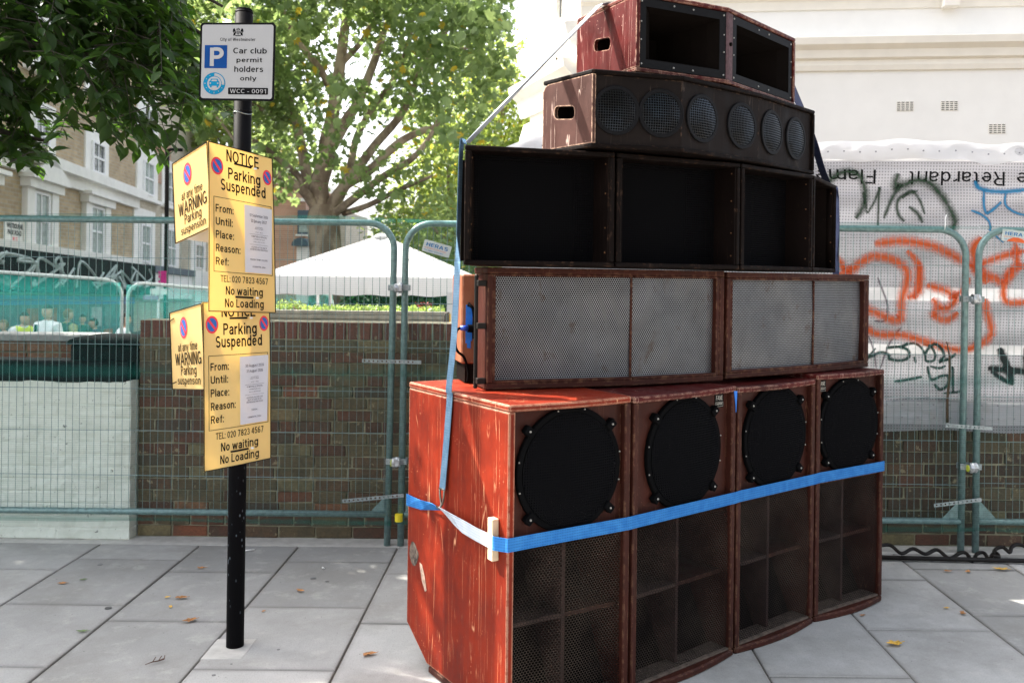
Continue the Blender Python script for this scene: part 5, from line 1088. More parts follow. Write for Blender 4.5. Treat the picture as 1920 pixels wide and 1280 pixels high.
# permit sign
YS = 4.045
def quad_surf(tl, tr, br, bl, Ws, Hs, bulge=None, out=.0):
    def s(u, v, o=0):
        a, b = u/Ws, v/Hs; p = (tl*(1-a)+tr*a)*(1-b)+(bl*(1-a)+br*a)*b; n = (tr-tl).cross(bl-tl).normalized(); n = n if n.y < 0 else -n
        if bulge: p = p+bulge(a, b)
        return p+n*(out+o)
    return s
t = thing('permit_sign', 'white black edged car club permit parking plate at the top of the signpost', 'sign', (-1.29,YS,2.6))
Ws, Hs = .340, .352
sf = quad_surf(at(376,43,YS), at(517,43,YS-.01), at(513.5,190,YS-.01), at(372.5,188,YS), Ws, Hs)
pl = MB(); P = rrect(Ws, Hs, .016, 5); A = [sf(x, y) for x, y in P]; Bk = [sf(x, y, -.003) for x, y in P]; n_ = len(P)
pl.add(A+Bk, [tuple(range(n_)), tuple(range(n_,2*n_))[::-1]]+[(i,(i+1)%n_,n_+(i+1)%n_,n_+i) for i in range(n_)]); pl.build('plate', M['signblack'], t)
def lay(name, mat, items, o=.001, surf=None, par=None):
    mb = MB(); S_ = lambda u, v: (surf or sf)(u, v, o)
    for it in items:
        if it[0] == 'T': put_text(mb, S_, *it[1:7], **(it[7] if len(it) > 7 else {}))
        elif it[0] == 'P': put_poly(mb, S_, it[1])
        elif it[0] == 'R': ring2d(mb, S_, *it[1:5], **(it[5] if len(it) > 5 else {}))
    return mb.build(name, mat, par or t, clean=False)
def K(x, y): return ((x-45)/1065*Ws, (y-100)/1105*Hs)       # crop coordinates of the plate
k = Ws/1065
lay('white_face', M['refl'], [('P', rrect(Ws-.018, Hs-.018, .011, 5, .009, .009))], .0006)
cx, cy = K(755,495)
lay('lettering', M['signblack'], [('T','City of Westminster',*K(580,338),500*k,46*k,'C',{'bold':.02}),
  ('T','Car club',*K(757,497),476*k,82*k), ('T','permit',*K(750,628),362*k,66*k), ('T','holders',*K(745,757),410*k,84*k), ('T','only',*K(742,888),232*k,66*k), ('P', rrect(565*k, 96*k, .004, 4, *K(460,1021)))], .0012)
lay('plate_number', M['refl'], [('T','WCC - 0091',*K(742,1070),510*k,62*k,'C',{'bold':.01})], .0018)
lay('parking_square', M['deepblue'], [('P', rrect(320*k, 328*k, .003, 4, *K(115,420)))], .0012)
lay('parking_letter', M['refl'], [('T','P',*K(290,588),195*k,262*k,'C',{'bold':.06})], .0018)
ccx, ccy = K(262,966); R_ = 157*k
lay('club_disc', M['cyan'], [('R',ccx,ccy,0,R_)], .0012)
pts = [('R',ccx,ccy,0,98*k), ('R',ccx,ccy,R_*.68,R_*.92,{'a0':-math.pi/2,'a1':.12,'n':14})]
for i in range(3, 12):
    a = i*math.pi/6; 
    if 2 < i: aa = a-math.pi/2; r0, r1 = R_*.76, R_*(.92 if i % 3 == 0 else .85); d_ = (math.cos(aa), math.sin(aa)); q_ = (-d_[1]*.0013, d_[0]*.0013); pts.append(('P', [(ccx+d_[0]*r0+q_[0], ccy+d_[1]*r0+q_[1]), (ccx+d_[0]*r1+q_[0], ccy+d_[1]*r1+q_[1]), (ccx+d_[0]*r1-q_[0], ccy+d_[1]*r1-q_[1]), (ccx+d_[0]*r0-q_[0], ccy+d_[1]*r0-q_[1])]))
lay('club_disc_white', M['refl'], pts, .0018)
def kp(L): return [K(x, y) for x, y in L]
lay('car_symbol', M['cyan'], [('P',kp([(190,940),(205,928),(215,900),(310,900),(322,928),(335,940),(335,1000),(190,1000)])), ('P',kp([(200,1000),(228,1000),(228,1025),(205,1025)])), ('P',kp([(296,1000),(325,1000),(320,1025),(298,1025)]))], .0024)
lay('car_symbol_white', M['refl'], [('P',kp([(222,935),(230,912),(296,912),(304,935)])), ('R',*K(208,964),0,11*k,{'n':10}), ('R',*K(314,964),0,11*k,{'n':10})], .0030)
lay('crest', M['signblack'], [('P',kp([(560,215),(604,215),(604,250),(582,275),(560,250)])), ('P',kp([(556,205),(562,180),(575,190),(582,168),(590,190),(602,180),(608,205)])), ('P',kp([(512,190),(530,178),(545,210),(552,245),(540,282),(512,285),(520,250),(505,225)])), ('P',kp([(652,190),(634,178),(619,210),(612,245),(624,282),(652,285),(644,250),(659,225)])), ('P',kp([(540,280),(624,280),(618,292),(546,292)]))], .0012)
lay('crest_detail', M['refl'], [('P',kp([(570,222),(594,222),(594,246),(582,262),(570,246)])), ('R',*K(528,235),0,7*k,{'n':8}), ('R',*K(636,235),0,7*k,{'n':8}), ('R',*K(582,198),0,6*k,{'n':8})], .0018)
lay('crest_centre', M['signblack'], [('P',kp([(576,226),(588,226),(588,250),(576,250)]))], .0022)
for z in (2.68, 2.50): MB().tube([Vector((-1.292+.0405*math.cos(a), 4.105+.0405*math.sin(a), z)) for a in [i*2*math.pi/20 for i in range(21)]], .004, 6).build('clip', M['galv'], t)

# three sided yellow suspension notices
def notice(name, label, front, left, backp, dates, loc, foot, low):
    t = thing(name, label, 'notice', (-1.39,3.95,1.7), 'yellow parking suspension notices')
    th = .004
    def board(cs, Ws_, Hs_, bulge, nm, mat):
        sf_ = quad_surf(*cs, Ws_, Hs_, bulge); nx, ny = 10, 14; mb = MB()
        for o in (0, -th): mb.v += [tuple(sf_(Ws_*i/nx, Hs_*j/ny, o)) for j in range(ny+1) for i in range(nx+1)]
        N = (nx+1)*(ny+1)
        for j in range(ny):
            for i in range(nx): a = j*(nx+1)+i; mb.f += [(a, a+1, a+nx+2, a+nx+1), (N+a+nx+1, N+a+nx+2, N+a+1, N+a)]
        rim = [i for i in range(nx+1)]+[j*(nx+1)+nx for j in range(1, ny+1)]+[ny*(nx+1)+i for i in range(nx-1, -1, -1)]+[j*(nx+1) for j in range(ny-1, 0, -1)]
        for a, b in zip(rim, rim[1:]+rim[:1]): mb.f.append((a, b, N+b, N+a))
        return mb.build(nm, mat, t, smooth=False, clean=True), sf_, rim, nx, ny
    def edge(sf_, Ws_, Hs_, par, lw=.0036):
        mb = MB(); n = 14
        for (a, b) in (((0,0),(1,0)), ((1,0),(1,1)), ((1,1),(0,1)), ((0,1),(0,0))):
            ps = []
            for i in range(n+1):
                u, v = (a[0]+(b[0]-a[0])*i/n), (a[1]+(b[1]-a[1])*i/n); uu = lw*.6+u*(Ws_-lw*1.2); vv = lw*.6+v*(Hs_-lw*1.2); ps.append(sf_(uu, vv, .0012))
            mb.tube(ps, lw*.62, 4)
        mb.build('edge_tape', M['signblack'], par)
    bf = lambda a, b: Vector((.004*math.sin(math.pi*b), -.010*math.exp(-((a-.52)/.28)**2)-.006*math.sin(math.pi*b), 0))
    Wf, Hf = .300, .720
    pf, sF, _, _, _ = board(front, Wf, Hf, bf, 'front_board', M['yellow']); edge(sF, Wf, Hf, pf)
    Wl, Hl = .30, .36
    pl_, sL, _, _, _ = board(left, Wl, Hl, None, 'left_board', M['yellow']); edge(sL, Wl, Hl, pl_)
    board(backp, .3, .36, None, 'rear_board', M['whiteback'])
    U = lambda u, v: (u*Wf, v*Hf)
    capf = .030
    L = []
    if not low: L.append(('T','NOTICE',*U(.53,.058),.150,.052))
    else: L.append(('T','NOTICE',*U(.53,.058),.150,.046))
    L += [('T','Parking',*U(.55,.163),.148,.050), ('T','Suspended',*U(.53,.238),.205,.050)]
    for s_, v in (('From:',.385),('Until:',.462),('Place:',.540),('Reason:',.620),('Ref:',.698)): L.append(('T',s_,*U(.105,v),{'From:':.082,'Until:':.078,'Place:':.083,'Reason:':.112,'Ref:':.058}[s_],.033,'L'))
    L += [('T','TEL: 020 7823 4567',*U(.53,.80),.212,.029,'C',{'bold':.02}), ('T','No waiting',*U(.53,.870),.165,.037), ('T','No Loading',*U(.53,.945),.172,.037)]
    a0, a1, v0, v1, lw = .075, .955, .318, .762, .003
    for p in (((a0,v0),(a1,v0+lw)), ((a0,v1-lw),(a1,v1)), ((a0,v0),(a0+.008,v1)), ((a1-.008,v0),(a1,v1))):
        (x0,y0),(x1,y1) = p; n = 8
        for i in range(n):
            if x1-x0 > y1-y0: xa, xb = x0+(x1-x0)*i/n, x0+(x1-x0)*(i+1)/n; L.append(('P',[U(xa,y0),U(xb,y0),U(xb,y1),U(xa,y1)]))
            else: ya, yb = y0+(y1-y0)*i/n, y0+(y1-y0)*(i+1)/n; L.append(('P',[U(x0,ya),U(x1,ya),U(x1,yb),U(x0,yb)]))
    lay('lettering', M['signblack'], L, .0016, sF, pf)
    def sym(sf_, cx, cy, rx, ky, par):
        lay('roundel_red', M['signred'], [('R',cx,cy,0,rx,{'ky':ky,'n':28})], .0014, sf_, par)
        lay('roundel_blue', M['signblue'], [('R',cx,cy,0,rx*.76,{'ky':ky,'n':28})], .0020, sf_, par)
        d_ = rx*.78*.707; w_ = rx*.11; lay('roundel_bar', M['signred'], [('P',[(cx-d_+w_,cy-(d_+w_)*ky),(cx+d_+w_,cy+(d_-w_)*ky),(cx+d_-w_,cy+(d_+w_)*ky),(cx-d_-w_,cy-(d_-w_)*ky)])], .0026, sf_, par)
    sym(sF, .135*Wf, .135*Hf, .028, 1.35, pf); sym(sF, .905*Wf, .135*Hf, .0205, 1.7, pf)
    V = lambda u, v: (u*Wl, v*Hl)
    lay('lettering', M['signblack'], [('T','at any time',*V(.53,.47),.175,.038,'C',{'bold':.016}), ('T','WARNING',*V(.53,.62),.235,.056,'C',{'bold':.02}), ('T','Parking',*V(.53,.76),.140,.042,'C',{'bold':.016}), ('T','suspension',*V(.53,.885),.205,.036,'C',{'bold':.016})], .0016, sL, pl_)
    sym(sL, .43*Wl, .235*Hl, .034, 1.42, pl_)
    # paper slip
    sp = lambda u, v, o=0: sF(.545*Wf+u*(1-.06*v/.31), .335*Hf+v, .0035+o)
    mb = MB(); nx, ny = 4, 6; pw, ph = .125, .300
    mb.add([sp(pw*i/nx, ph*j/ny) for j in range(ny+1) for i in range(nx+1)], [(j*(nx+1)+i, j*(nx+1)+i+1, (j+1)*(nx+1)+i+1, (j+1)*(nx+1)+i) for j in range(ny) for i in range(nx)]); pp = mb.build('paper_slip', M['paper'], pf, clean=False)
    L = [('T',dates[0],pw*.52,.042,.082,.013,'C',{'bold':.005}), ('T',dates[1],pw*.52,.066,.072,.013,'C',{'bold':.005})]
    for s_, v, w_, c_ in (('ALL DAY RESTRICTION',.094,.034,.0042),('MONDAY TO SUNDAY',.101,.038,.0042),('08:00 - 18:30',.116,.033,.0042)): L.append(('T',s_,pw*.52,v,w_,c_,'C',{'bold':0}))
    for v in (.126, .172): L.append(('P',[(pw*.18,v),(pw*.86,v),(pw*.86,v+.0009),(pw*.18,v+.0009)]))
    L.append(('T','10 METRES (2 SPACES)',pw*.52,.136,.070,.0068,'C',{'bold':.003}))
    L += [('T','COMMENTS BAY PLAN',pw*.52,.148,.052,.0045,'C',{'bold':0}), ('T','SPACES ONE TO FOUR',pw*.52,.160,.052,.0045,'C',{'bold':0})]
    for i, (s_, w_) in enumerate(loc): L.append(('T',s_,pw*.52,.184+i*.0105,w_,.0068,'C',{'bold':.002}))
    L += [('T',foot[0],pw*.52,.240,foot[1],.0068,'C',{'bold':.002}), ('T',foot[2],pw*.52,.272,.060,.0068,'C',{'bold':.002})]
    mb = MB()
    for it in L:
        S_ = lambda u, v: sp(u, v, .0012)
        if it[0] == 'T': put_text(mb, S_, *it[1:7], **(it[7] if len(it) > 7 else {}))
        else: put_poly(mb, S_, it[1])
    mb.build('small_print', plain('print_navy', (.03,.035,.09), .6), pp, clean=False)
    # cable ties through the board, around the pole
    for v in (.098, .907):
        p = [sF(.40*Wf+i*.066*Wf, v*Hf, .003) for i in range(5)]; MB().tube(p, .0042, 6).build('cable_tie', M['black'], pf, smooth=True)
        MB().box(sF(.72*Wf, v*Hf, .006)-Vector((.006,.002,.004)), sF(.72*Wf, v*Hf, .006)+Vector((.006,.002,.004))).build('cable_tie_head', M['white_metal'], pf)
    for v in (.12, .93) if low else (): MB().tube([sL(-.006, v*Hl, .003), sL(.045, (v-.03)*Hl, .003)], .0022, 5).build('cable_tie', M['black'], pl_)
    return t
yF, yR, yL = 3.935, 4.075, 4.22
notice('suspension_notice', 'upper yellow parking suspended notice on the signpost, dated September to January',
  (at(390,264,yF), at(511,297,yR), at(517.5,587,yR), at(390.5,584,yF)), (at(323,307,yL), at(388.5,265,yF+.002), at(396.5,426,yF+.002), at(329,457.5,yL)),
  (at(330,318,4.30), at(412,330,4.20), at(412,458,4.20), at(336,447,4.30)), ('01 September 2026','22 January 2027'), (('LOCATION: AT THE SIDE OF',.072),('69 WESTBOURNE PARK ROAD',.080)), ('RESIDENT PERMIT HOLDERS',.080,'LS008089798_20261'), False)
notice('suspension_notice', 'lower yellow parking suspended notice, dated for two days in August, on the black signpost',
  (at(379.5,566,yF+.03), at(506,566,yR), at(508.5,859,yR), at(382,885,yF+.03)), (at(318,586,yL), at(378,568,yF+.032), at(386,731,yF+.032), at(323.5,730,yL)),
  (at(326,590,4.30), at(412,575,4.2), at(412,722,4.2), at(330,722,4.3)), ('30 August 2026','31 August 2026'), (('LOCATION: ALL CAR CLUB',.072),('BAYS AT SIDE OF 76',.060),('WESTBOURNE PARK ROAD',.076)), ('CARNIVAL',.028,'LS008094743_20263'), True)

# ================================================================ black spiral rail on the pavement, right
t = thing('spiral_rail', 'black steel bar with a loose spiral coil along the right hand wall', 'rail', (2.0,5.4,0))
YG = 5.36
MB().tube([gnd(1560,1042,.02), gnd(1925,1051,.02)], .013, 10).build('bar', M['blackmetal'], t, smooth=True)
mb = MB(); pts = []
for px, py, dy in [(1640,1025,0),(1668,1021,.04),(1690,1037,-.03),(1712,1028,.03),(1735,1038,-.03),(1757,1030,.04),(1780,1046,-.04),(1800,1036,.03),(1812,1037,.04),(1823,1053,-.05),(1832,1038,.03),(1845,1036,.04),(1855,1052,-.04),(1860,1040,.0),(1868,1036,.04),(1873,1043,-.03),(1864,1041,-.03),(1866,1030,.05),(1880,1025,.06),(1893,1035,.0),(1897,1025,.04),(1910,1020,.06),(1930,1028,.04)]:
    p = gnd(px, 1044, .02); p.y += dy; q = at(px, py, p.y); q.z = max(q.z, .012); pts.append(q)
mb.tube(smooth_path(pts, 5), .011, 8); mb.build('spiral', M['blackmetal'], t, smooth=True)

# ================================================================ GAZEBO, planter, hedge
t = thing('gazebo', 'white pop up gazebo with a pointed roof beyond the garden wall', 'gazebo', (-2.4,13.5,ZG))
cloth = thin('gazebo_cloth', (.80,.80,.80), (.8,.8,.8), .35, .02)
Yf, Yb_ = 11.6, 14.6; xL, xR = fx(480,Yf), fx(872,Yf); zE = at(640,521,Yf).z+.02
pk = at(716,440,13.1); k4 = [Vector((xL,Yf,zE)), Vector((xR,Yf,zE)), Vector((xR,Yb_,zE)), Vector((xL,Yb_,zE))]
mb = MB(); n = 12; base = 0
for e in range(4):
    A, Bp = k4[e], k4[(e+1)%4]; k0 = len(mb.v)
    for j in range(n+1):
        for i in range(n+1):
            s = j/n; p = (A.lerp(Bp, i/n)).lerp(pk, s); p.z += -.07*math.sin(math.pi*s)*math.sin(math.pi*i/n); mb.v.append(tuple(p))
    mb.f += [(k0+j*(n+1)+i, k0+j*(n+1)+i+1, k0+(j+1)*(n+1)+i+1, k0+(j+1)*(n+1)+i) for j in range(n) for i in range(n)]
mb.build('canopy', cloth, t, smooth=False)
MB().tube([pk-Vector((0,0,.05)), pk+Vector((0,0,.015))], [.16,.05], 16).build('peak_cap', cloth, t, smooth=True)
for e in range(4):
    A, Bp = k4[e], k4[(e+1)%4]; mb = MB(); vs = []; d = (Bp-A).normalized(); nn = Vector((d.y,-d.x,0))
    for i in range(41): p = A.lerp(Bp, i/40); w = .012*math.sin(i*1.7); vs += [p+Vector((0,0,.0)), p+nn*(.01+w)-Vector((0,0,.12)), p+nn*w-Vector((0,0,.235+.01*math.sin(i*.8)))]
    mb.add(vs, [(3*i+k_, 3*i+3+k_, 3*i+4+k_, 3*i+1+k_) for i in range(40) for k_ in (0,1)]); mb.build('valance', cloth, t, smooth=True, clean=False)
for x, y in ((fx(619.5,11.75),11.75),(xR-.12,Yf+.06),(xL+.05,Yf+.06),(xR-.1,Yb_-.1),(xL+.1,Yb_-.1)):
    lg = MB().tube([(x+ (.02 if x < -2 else 0),y,ZG),(x,y,zE)], .022, 8).build('leg', M['white_metal'], t)
x = fx(621,11.75); MB().box((x-.04,11.70,at(620,548,11.7).z),(x+.04,11.80,at(620,532,11.7).z)).build('bracket', M['black'], t)
MB().box((fx(839,Yf),Yf-.03,ZG),(fx(868,Yf),Yf-.01,zE-.18)).build('side_curtain', cloth, t)
tag(MB().box((fx(842,11.4),11.38,.9),(fx(846,11.4),11.4,at(842,588,11.4).z)).build('yellow_board', plain('yellow_board', (.8,.5,.03), .5)), 'narrow yellow board standing by the right leg of the gazebo', 'board')
t = thing('timber_planter', 'long raised planter of weathered grey boards just behind the brick wall', 'planter', (-2,8.6,.75)); wm = plain('weathered_board', (.34,.32,.27), .85, 0, .3, 12, .2)
for i in range(5):
    zt = at(680,583.5,8.6).z+.004-i*.040; x0_, x1_ = fx(505,8.6), fx(833,8.6); MB().box((x0_+random.uniform(-.02,.02),8.6+random.uniform(-.004,.004),zt-.036),(x1_+random.uniform(-.01,.01),8.64,zt)).build('board', wm, t, bevel=.003)
MB().box((fx(505,8.6)-.01,8.645,.75),(fx(833,8.6)-.01,9.3,at(680,588,8.6).z)).build('soil', plain('soil', (.06,.04,.03), .95), t)
def leafcloud(name, mat, C_, size, tri='quad', parent=None, up=.3, seed=0, fold=.25):
    """one mesh of many small folded leaves at points C_"""
    r = np.random.default_rng(seed); n = len(C_); C_ = np.asarray(C_); a = r.normal(size=(n,3)); a[:,2] -= up*.6; a /= np.linalg.norm(a, axis=1)[:,None]
    nrm = r.normal(size=(n,3))*.7; nrm[:,2] += 1.0*up*2; b = np.cross(a, nrm); b /= np.linalg.norm(b, axis=1)[:,None]; c = np.cross(a, b)
    L = size*(.6+.8*r.random(n))[:,None]
    if tri == 'lobed': shp = [(0,0,0),(-.18,-.02,.3),(-.48,.28,.25),(-.30,.42,.1),(-.42,.80,.25),(-.14,.66,.05),(0,1.05,.15),(.14,.66,.05),(.42,.80,.25),(.30,.42,.1),(.48,.28,.25),(.18,-.02,.3)]; fc = [(0,1,2,3,4,5,6),(0,6,7,8,9,10,11)]
    elif tri == 'ovate': shp = [(0,0,0),(-.20,.25,.10),(-.23,.5,.12),(-.14,.78,.08),(0,1.0,-.05),(.14,.78,.08),(.23,.5,.12),(.20,.25,.10),(0,.5,0.02)]; fc = [(0,1,2,8),(8,2,3,4),(0,8,6,7),(8,4,5,6)]
    else: shp = [(0,0,0),(-.3,.5,.12),(0,1,0),(.3,.5,.12)]; fc = [(0,1,2),(0,2,3)]
    V = np.concatenate([C_[:,None,:]+L[:,None,:]*(x*b[:,None,:]+y*a[:,None,:]+z*fold*2*c[:,None,:]) for x, y, z in shp], axis=1).reshape(-1,3); m_ = len(shp)
    me = bpy.data.meshes.new(name); nf = len(fc); lv = np.concatenate([np.array(f) for f in fc]); ll = np.array([len(f) for f in fc])
    LV = (lv[None,:]+np.arange(n)[:,None]*m_).ravel(); LL = np.tile(ll, n); LS = np.concatenate([[0], np.cumsum(LL)[:-1]])
    me.vertices.add(len(V)); me.vertices.foreach_set('co', V.ravel()); me.loops.add(len(LV)); me.loops.foreach_set('vertex_index', LV); me.polygons.add(len(LS)); me.polygons.foreach_set('loop_start', LS); me.polygons.foreach_set('loop_total', LL); me.update(); me.validate()
    return link(name, me, mat, parent)
r = np.random.default_rng(5)
P = np.column_stack([r.uniform(fx(515,8.75),fx(830,8.75),1500), r.uniform(8.65,9.0,1500), at(680,583,8.6).z+r.uniform(0,.02,1500)]); P[:,2] += .02*np.abs(np.sin(P[:,0]*9))*r.random(1500)
hs = (P[:,0] < fx(560,8.7)); P[hs,2] += r.uniform(0,.05,hs.sum()); tag(leafcloud('bedding_plants', M['leaf_bed'], P, .035, seed=2), 'low pale green bedding plants along the top of the timber planter', 'plants', kind='stuff')
for i, (px, py) in enumerate(((785,573),(803,570),(555,577))):
    c = at(px, py, 8.7); P = np.array([[c.x, c.y, c.z]])+r.normal(size=(40,3))*[.020,.02,.015]
    f = leafcloud('red_flower', plain('red_petal', (.45,.05,.04), .6), P[:22], .018, seed=i); tag(f, ['red flower head at the left of the pair near the gazebo leg', 'red flower head at the right of the pair near the gazebo leg', 'small red flower in the planter near the notices'][i], 'flower')
r = np.random.default_rng(6); n = 16000
P = np.column_stack([r.uniform(fx(632,17),fx(900,17),n), r.uniform(17,18.2,n), r.uniform(ZG,1.45,n)]); hd = leafcloud('hedge', M['leaf_hedge'], P, .09, seed=3); tag(hd, 'dark green clipped hedge behind the white gazebo', 'hedge')
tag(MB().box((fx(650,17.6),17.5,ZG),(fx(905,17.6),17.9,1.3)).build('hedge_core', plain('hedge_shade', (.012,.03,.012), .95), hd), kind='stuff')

# ================================================================ TREES
def limb(mb, pts, r0, r1, n=8):
    P = smooth_path(pts, 5); mb.tube(P, [r0+(r1-r0)*i/(len(P)-1) for i in range(len(P))], n)
t = thing('plane_tree', 'big plane tree with mottled bark and many rising limbs behind the gazebo', 'tree', (fx(608,21.5),21.5,ZG))
YT = 21.5; A = lambda x, y, d=0: at(x, y, YT+d)
mb = MB(); mb.tube([A(618,590), A(614,520), A(610,460), A(606,410), A(606,385)], [.50,.41,.37,.38,.30], 16); mb.build('trunk', M['bark_plane'], t, smooth=True)
limbs = [([(606,400),(598,350),(612,300),(612,270),(622,225),(632,160),(642,90),(650,20),(655,-60)],.30,.10,0), ([(602,410),(580,350),(562,260),(552,215),(538,180),(520,150)],.19,.07,.6), ([(600,405),(575,365),(545,340),(515,325),(470,308),(420,290)],.17,.06,-.8),
  ([(610,400),(645,350),(690,322),(745,270),(790,246),(812,240),(830,215)],.17,.06,-.6), ([(620,405),(660,375),(720,330),(770,300),(800,265),(812,245)],.14,.05,-1.2), ([(622,275),(650,225),(672,190),(700,120),(720,60),(745,-10),(760,-60)],.19,.06,.5),
  ([(618,405),(645,350),(668,320),(705,270),(755,210),(795,120),(815,85),(850,45),(890,20)],.19,.05,.9), ([(615,405),(632,370),(655,320),(668,260),(700,200),(745,140),(770,60),(780,-20)],.16,.05,1.5), ([(645,400),(690,385),(740,360),(775,345),(810,330)],.10,.04,-1.5),
  ([(625,180),(600,130),(560,80),(530,20),(500,-50)],.12,.05,-.5), ([(640,120),(690,60),(700,-10),(705,-60)],.10,.04,-1), ([(552,230),(500,210),(450,180),(400,150)],.09,.03,-1.3), ([(812,85),(850,95),(900,80),(940,50)],.07,.03,0), ([(470,308),(430,250),(390,200)],.06,.03,.3), ([(606,390),(560,330),(500,280),(440,230),(380,100)],.12,.04,1.8)]
for pts, r0, r1, dy in limbs:
    mb = MB(); limb(mb, [A(x, y, dy*min(1, i/3)) for i, (x, y) in enumerate(pts)], r0*.8, r1*.8); mb.build('limb', M['bark_plane'], t, smooth=True)
r = np.random.default_rng(12)
rp = random.Random(5); cl = []
import mathutils.noise as mn
while len(cl) < 620:
    px, py = rp.uniform(300,965), rp.uniform(-330,400)
    cx_, cy_ = 640, 40
    if ((px-640)/330)**2+((py-(-10))/400)**2 > 1: continue
    if py > 250 and (px > 620 or px > 560) and rp.random() < .45 and px < 780: continue
    if py > 330 and px < 800 and rp.random() < .7: continue
    if px > 860 and py > 330: continue
    dd = rp.uniform(-3.5,3.5); p = at(px, py, YT+dd)
    if mn.noise((p.x*.55, p.y*.55, p.z*.55)) < .02: continue
    if 535 < px < 850 and 60 < py < 400 and dd < .8 and rp.random() < .72: continue
    cl.append(p)
P = []
for p in cl: n = rp.randint(24,60); s = rp.uniform(.18,.42); P.append(np.array(p)+r.normal(size=(n,3))*[s,s,s*.75])
P = np.concatenate(P); Yv = np.maximum(P[:,1], 1)
ppx = P[:,0]/Yv*FP+CX; keep = (ppx < 958) & ~((ppx > 560) & (ppx < 700) & ((CH-P[:,2])/Yv*FP+CY > 375))
P = P[keep]; tag(leafcloud('leaf_mass', M['leaf_plane'], P, .165, 'lobed', t, .35, 4), kind='stuff')
print('plane leaves', len(P))
# fruiting clusters and single big leaves low on the near side
pm = leafcloud('leaf', M['leaf_plane'], [(0,0,0)], .2, 'lobed', None, .3, 9); lme = pm.data; bpy.data.objects.remove(pm)
near = sorted(cl, key=lambda p: p.y)[:70]
for i in range(240):
    q = rp.choice(near); o = link('leaf', lme, parent=t); o.location = (q.x+rp.gauss(0,.4), q.y-.3+rp.gauss(0,.3), q.z+rp.gauss(0,.3)); o.rotation_euler = (rp.uniform(-1,1), rp.uniform(-1,1), rp.uniform(0,6.28)); s = rp.uniform(.8,1.15); o.scale = (s,s,s)
# yellow green tree beyond, to the right
def bushy(label, px0, px1, py0, py1, Y, n, sz, mat, seed, name='ash_tree', thr=-.05, tx=None):
    t = thing(name, label, 'tree', (fx((px0+px1)/2,Y),Y,ZG)); rr = random.Random(seed); rn = np.random.default_rng(seed); P = []; k = 0; cx_, cy_ = (px0+px1)/2, (py0+py1)/2
    cs = []
    while len(cs) < n:
        px, py = rr.uniform(px0,px1), rr.uniform(py0,py1)
        if ((px-cx_)/(px1-px0)*2)**2+((py-cy_)/(py1-py0)*2)**2 > 1: continue
        p = at(px, py, Y+rr.uniform(-2.5,2.5))
        if mn.noise((p.x*.6+seed, p.y*.6, p.z*.8)) < thr: continue
        cs.append(p)
    for p in cs: m_ = rr.randint(30,60); P.append(np.array(p)+rn.normal(size=(m_,3))*[.45,.45,.28])
    tag(leafcloud('leaf_mass', mat, np.concatenate(P), sz, 'quad', t, .4, seed), kind='stuff')
    tx = tx or cx_; MB().tube([(fx(tx,Y),Y,ZG-1), at(tx,py1-30,Y), at(tx+8,cy_,Y)], [.25,.2,.07], 10).build('trunk', M['bark_plane'], t, smooth=True)
    for i in range(9):
        e = rr.choice(cs); s0 = at(tx+2, rr.uniform(cy_, py1-20), Y); MB().tube(smooth_path([s0, s0.lerp(e,.5)+Vector((0,0,-.2)), e], 4), [.09*(1-j/9.5)+.02 for j in range(9)], 6).build('limb', M['bark_plane'], t, smooth=True)
bushy('tall yellow green tree between the plane tree and the white building', 800, 1012, 85, 440, 30, 300, .17, M['leaf_far'], 21, tx=915)
bushy('lower yellow green tree hanging over the gazebo beside the strap', 745, 935, 290, 545, 24, 170, .14, M['leaf_far'], 22, 'shrub_tree', tx=850)
bushy('darker green tree low behind the gazebo at the right', 790, 980, 380, 560, 20, 150, .12, M['leaf_plane'], 23, 'shrub_tree', tx=890)
bushy('pale green tree far behind the red and buff house roof', 300, 560, 120, 330, 46, 220, .25, M['leaf_far'], 25, tx=440)

# near tree hanging in at the top left
t = thing('overhanging_tree', 'dark leafy tree whose branches hang into the top left corner', 'tree', (-5.6,4.6,0))
MB().tube(smooth_path([(-5.6,4.6,0),(-5.55,4.62,1.2),(-5.4,4.7,2.4),(-5.2,4.8,3.4),(-5.1,4.9,4.6)], 4), [.17-.006*i for i in range(17)], 14).build('trunk', M['bark'], t, smooth=True)
boughs = [[(-5.4,4.7,2.5),(-4.9,5.3,2.75),(-4.0,5.6,3.05),(-3.2,5.8,3.07),(-2.45,5.9,2.93)], [(-5.3,4.7,2.9),(-4.8,5.5,3.4),(-3.6,6.1,3.6),(-2.7,6.2,3.45),(-2.15,6.2,3.20)], [(-5.2,4.8,3.3),(-4.8,5.3,3.8),(-3.8,5.6,4.2),(-2.6,5.9,3.95),(-1.95,6.1,3.55)], [(-5.4,4.7,2.3),(-4.9,5.5,2.5),(-4.0,6.0,2.62),(-3.2,6.1,2.50)], [(-5.1,4.9,3.9),(-4.6,5.9,4.3),(-3.3,6.6,4.1),(-2.3,6.8,3.6)]]
allp = []
for b in boughs:
    Pb = smooth_path([Vector(p) for p in b], 8); MB().tube(Pb, [.055*(1-i/len(Pb))+.008 for i in range(len(Pb))], 8).build('bough', M['bark'], t, smooth=True); allp += Pb[6:]
def inzone(px, py):
    poly = [(-400,-400),(0,-400),(340,-400),(345,20),(385,95),(372,150),(425,170),(440,235),(372,215),(345,262),(338,300),(318,312),(262,290),(235,300),(170,255),(120,240),(95,290),(60,345),(20,330),(-40,350),(-400,370)]
    c = False; j = len(poly)-1
    for i in range(len(poly)):
        (x1,y1),(x2,y2) = poly[i], poly[j]
        if (y1 > py) != (y2 > py) and px < (x2-x1)*(py-y1)/(y2-y1)+x1: c = not c
        j = i
    return c
rr = random.Random(8); lp, ld = [], []; twm = MB(); nt = 0
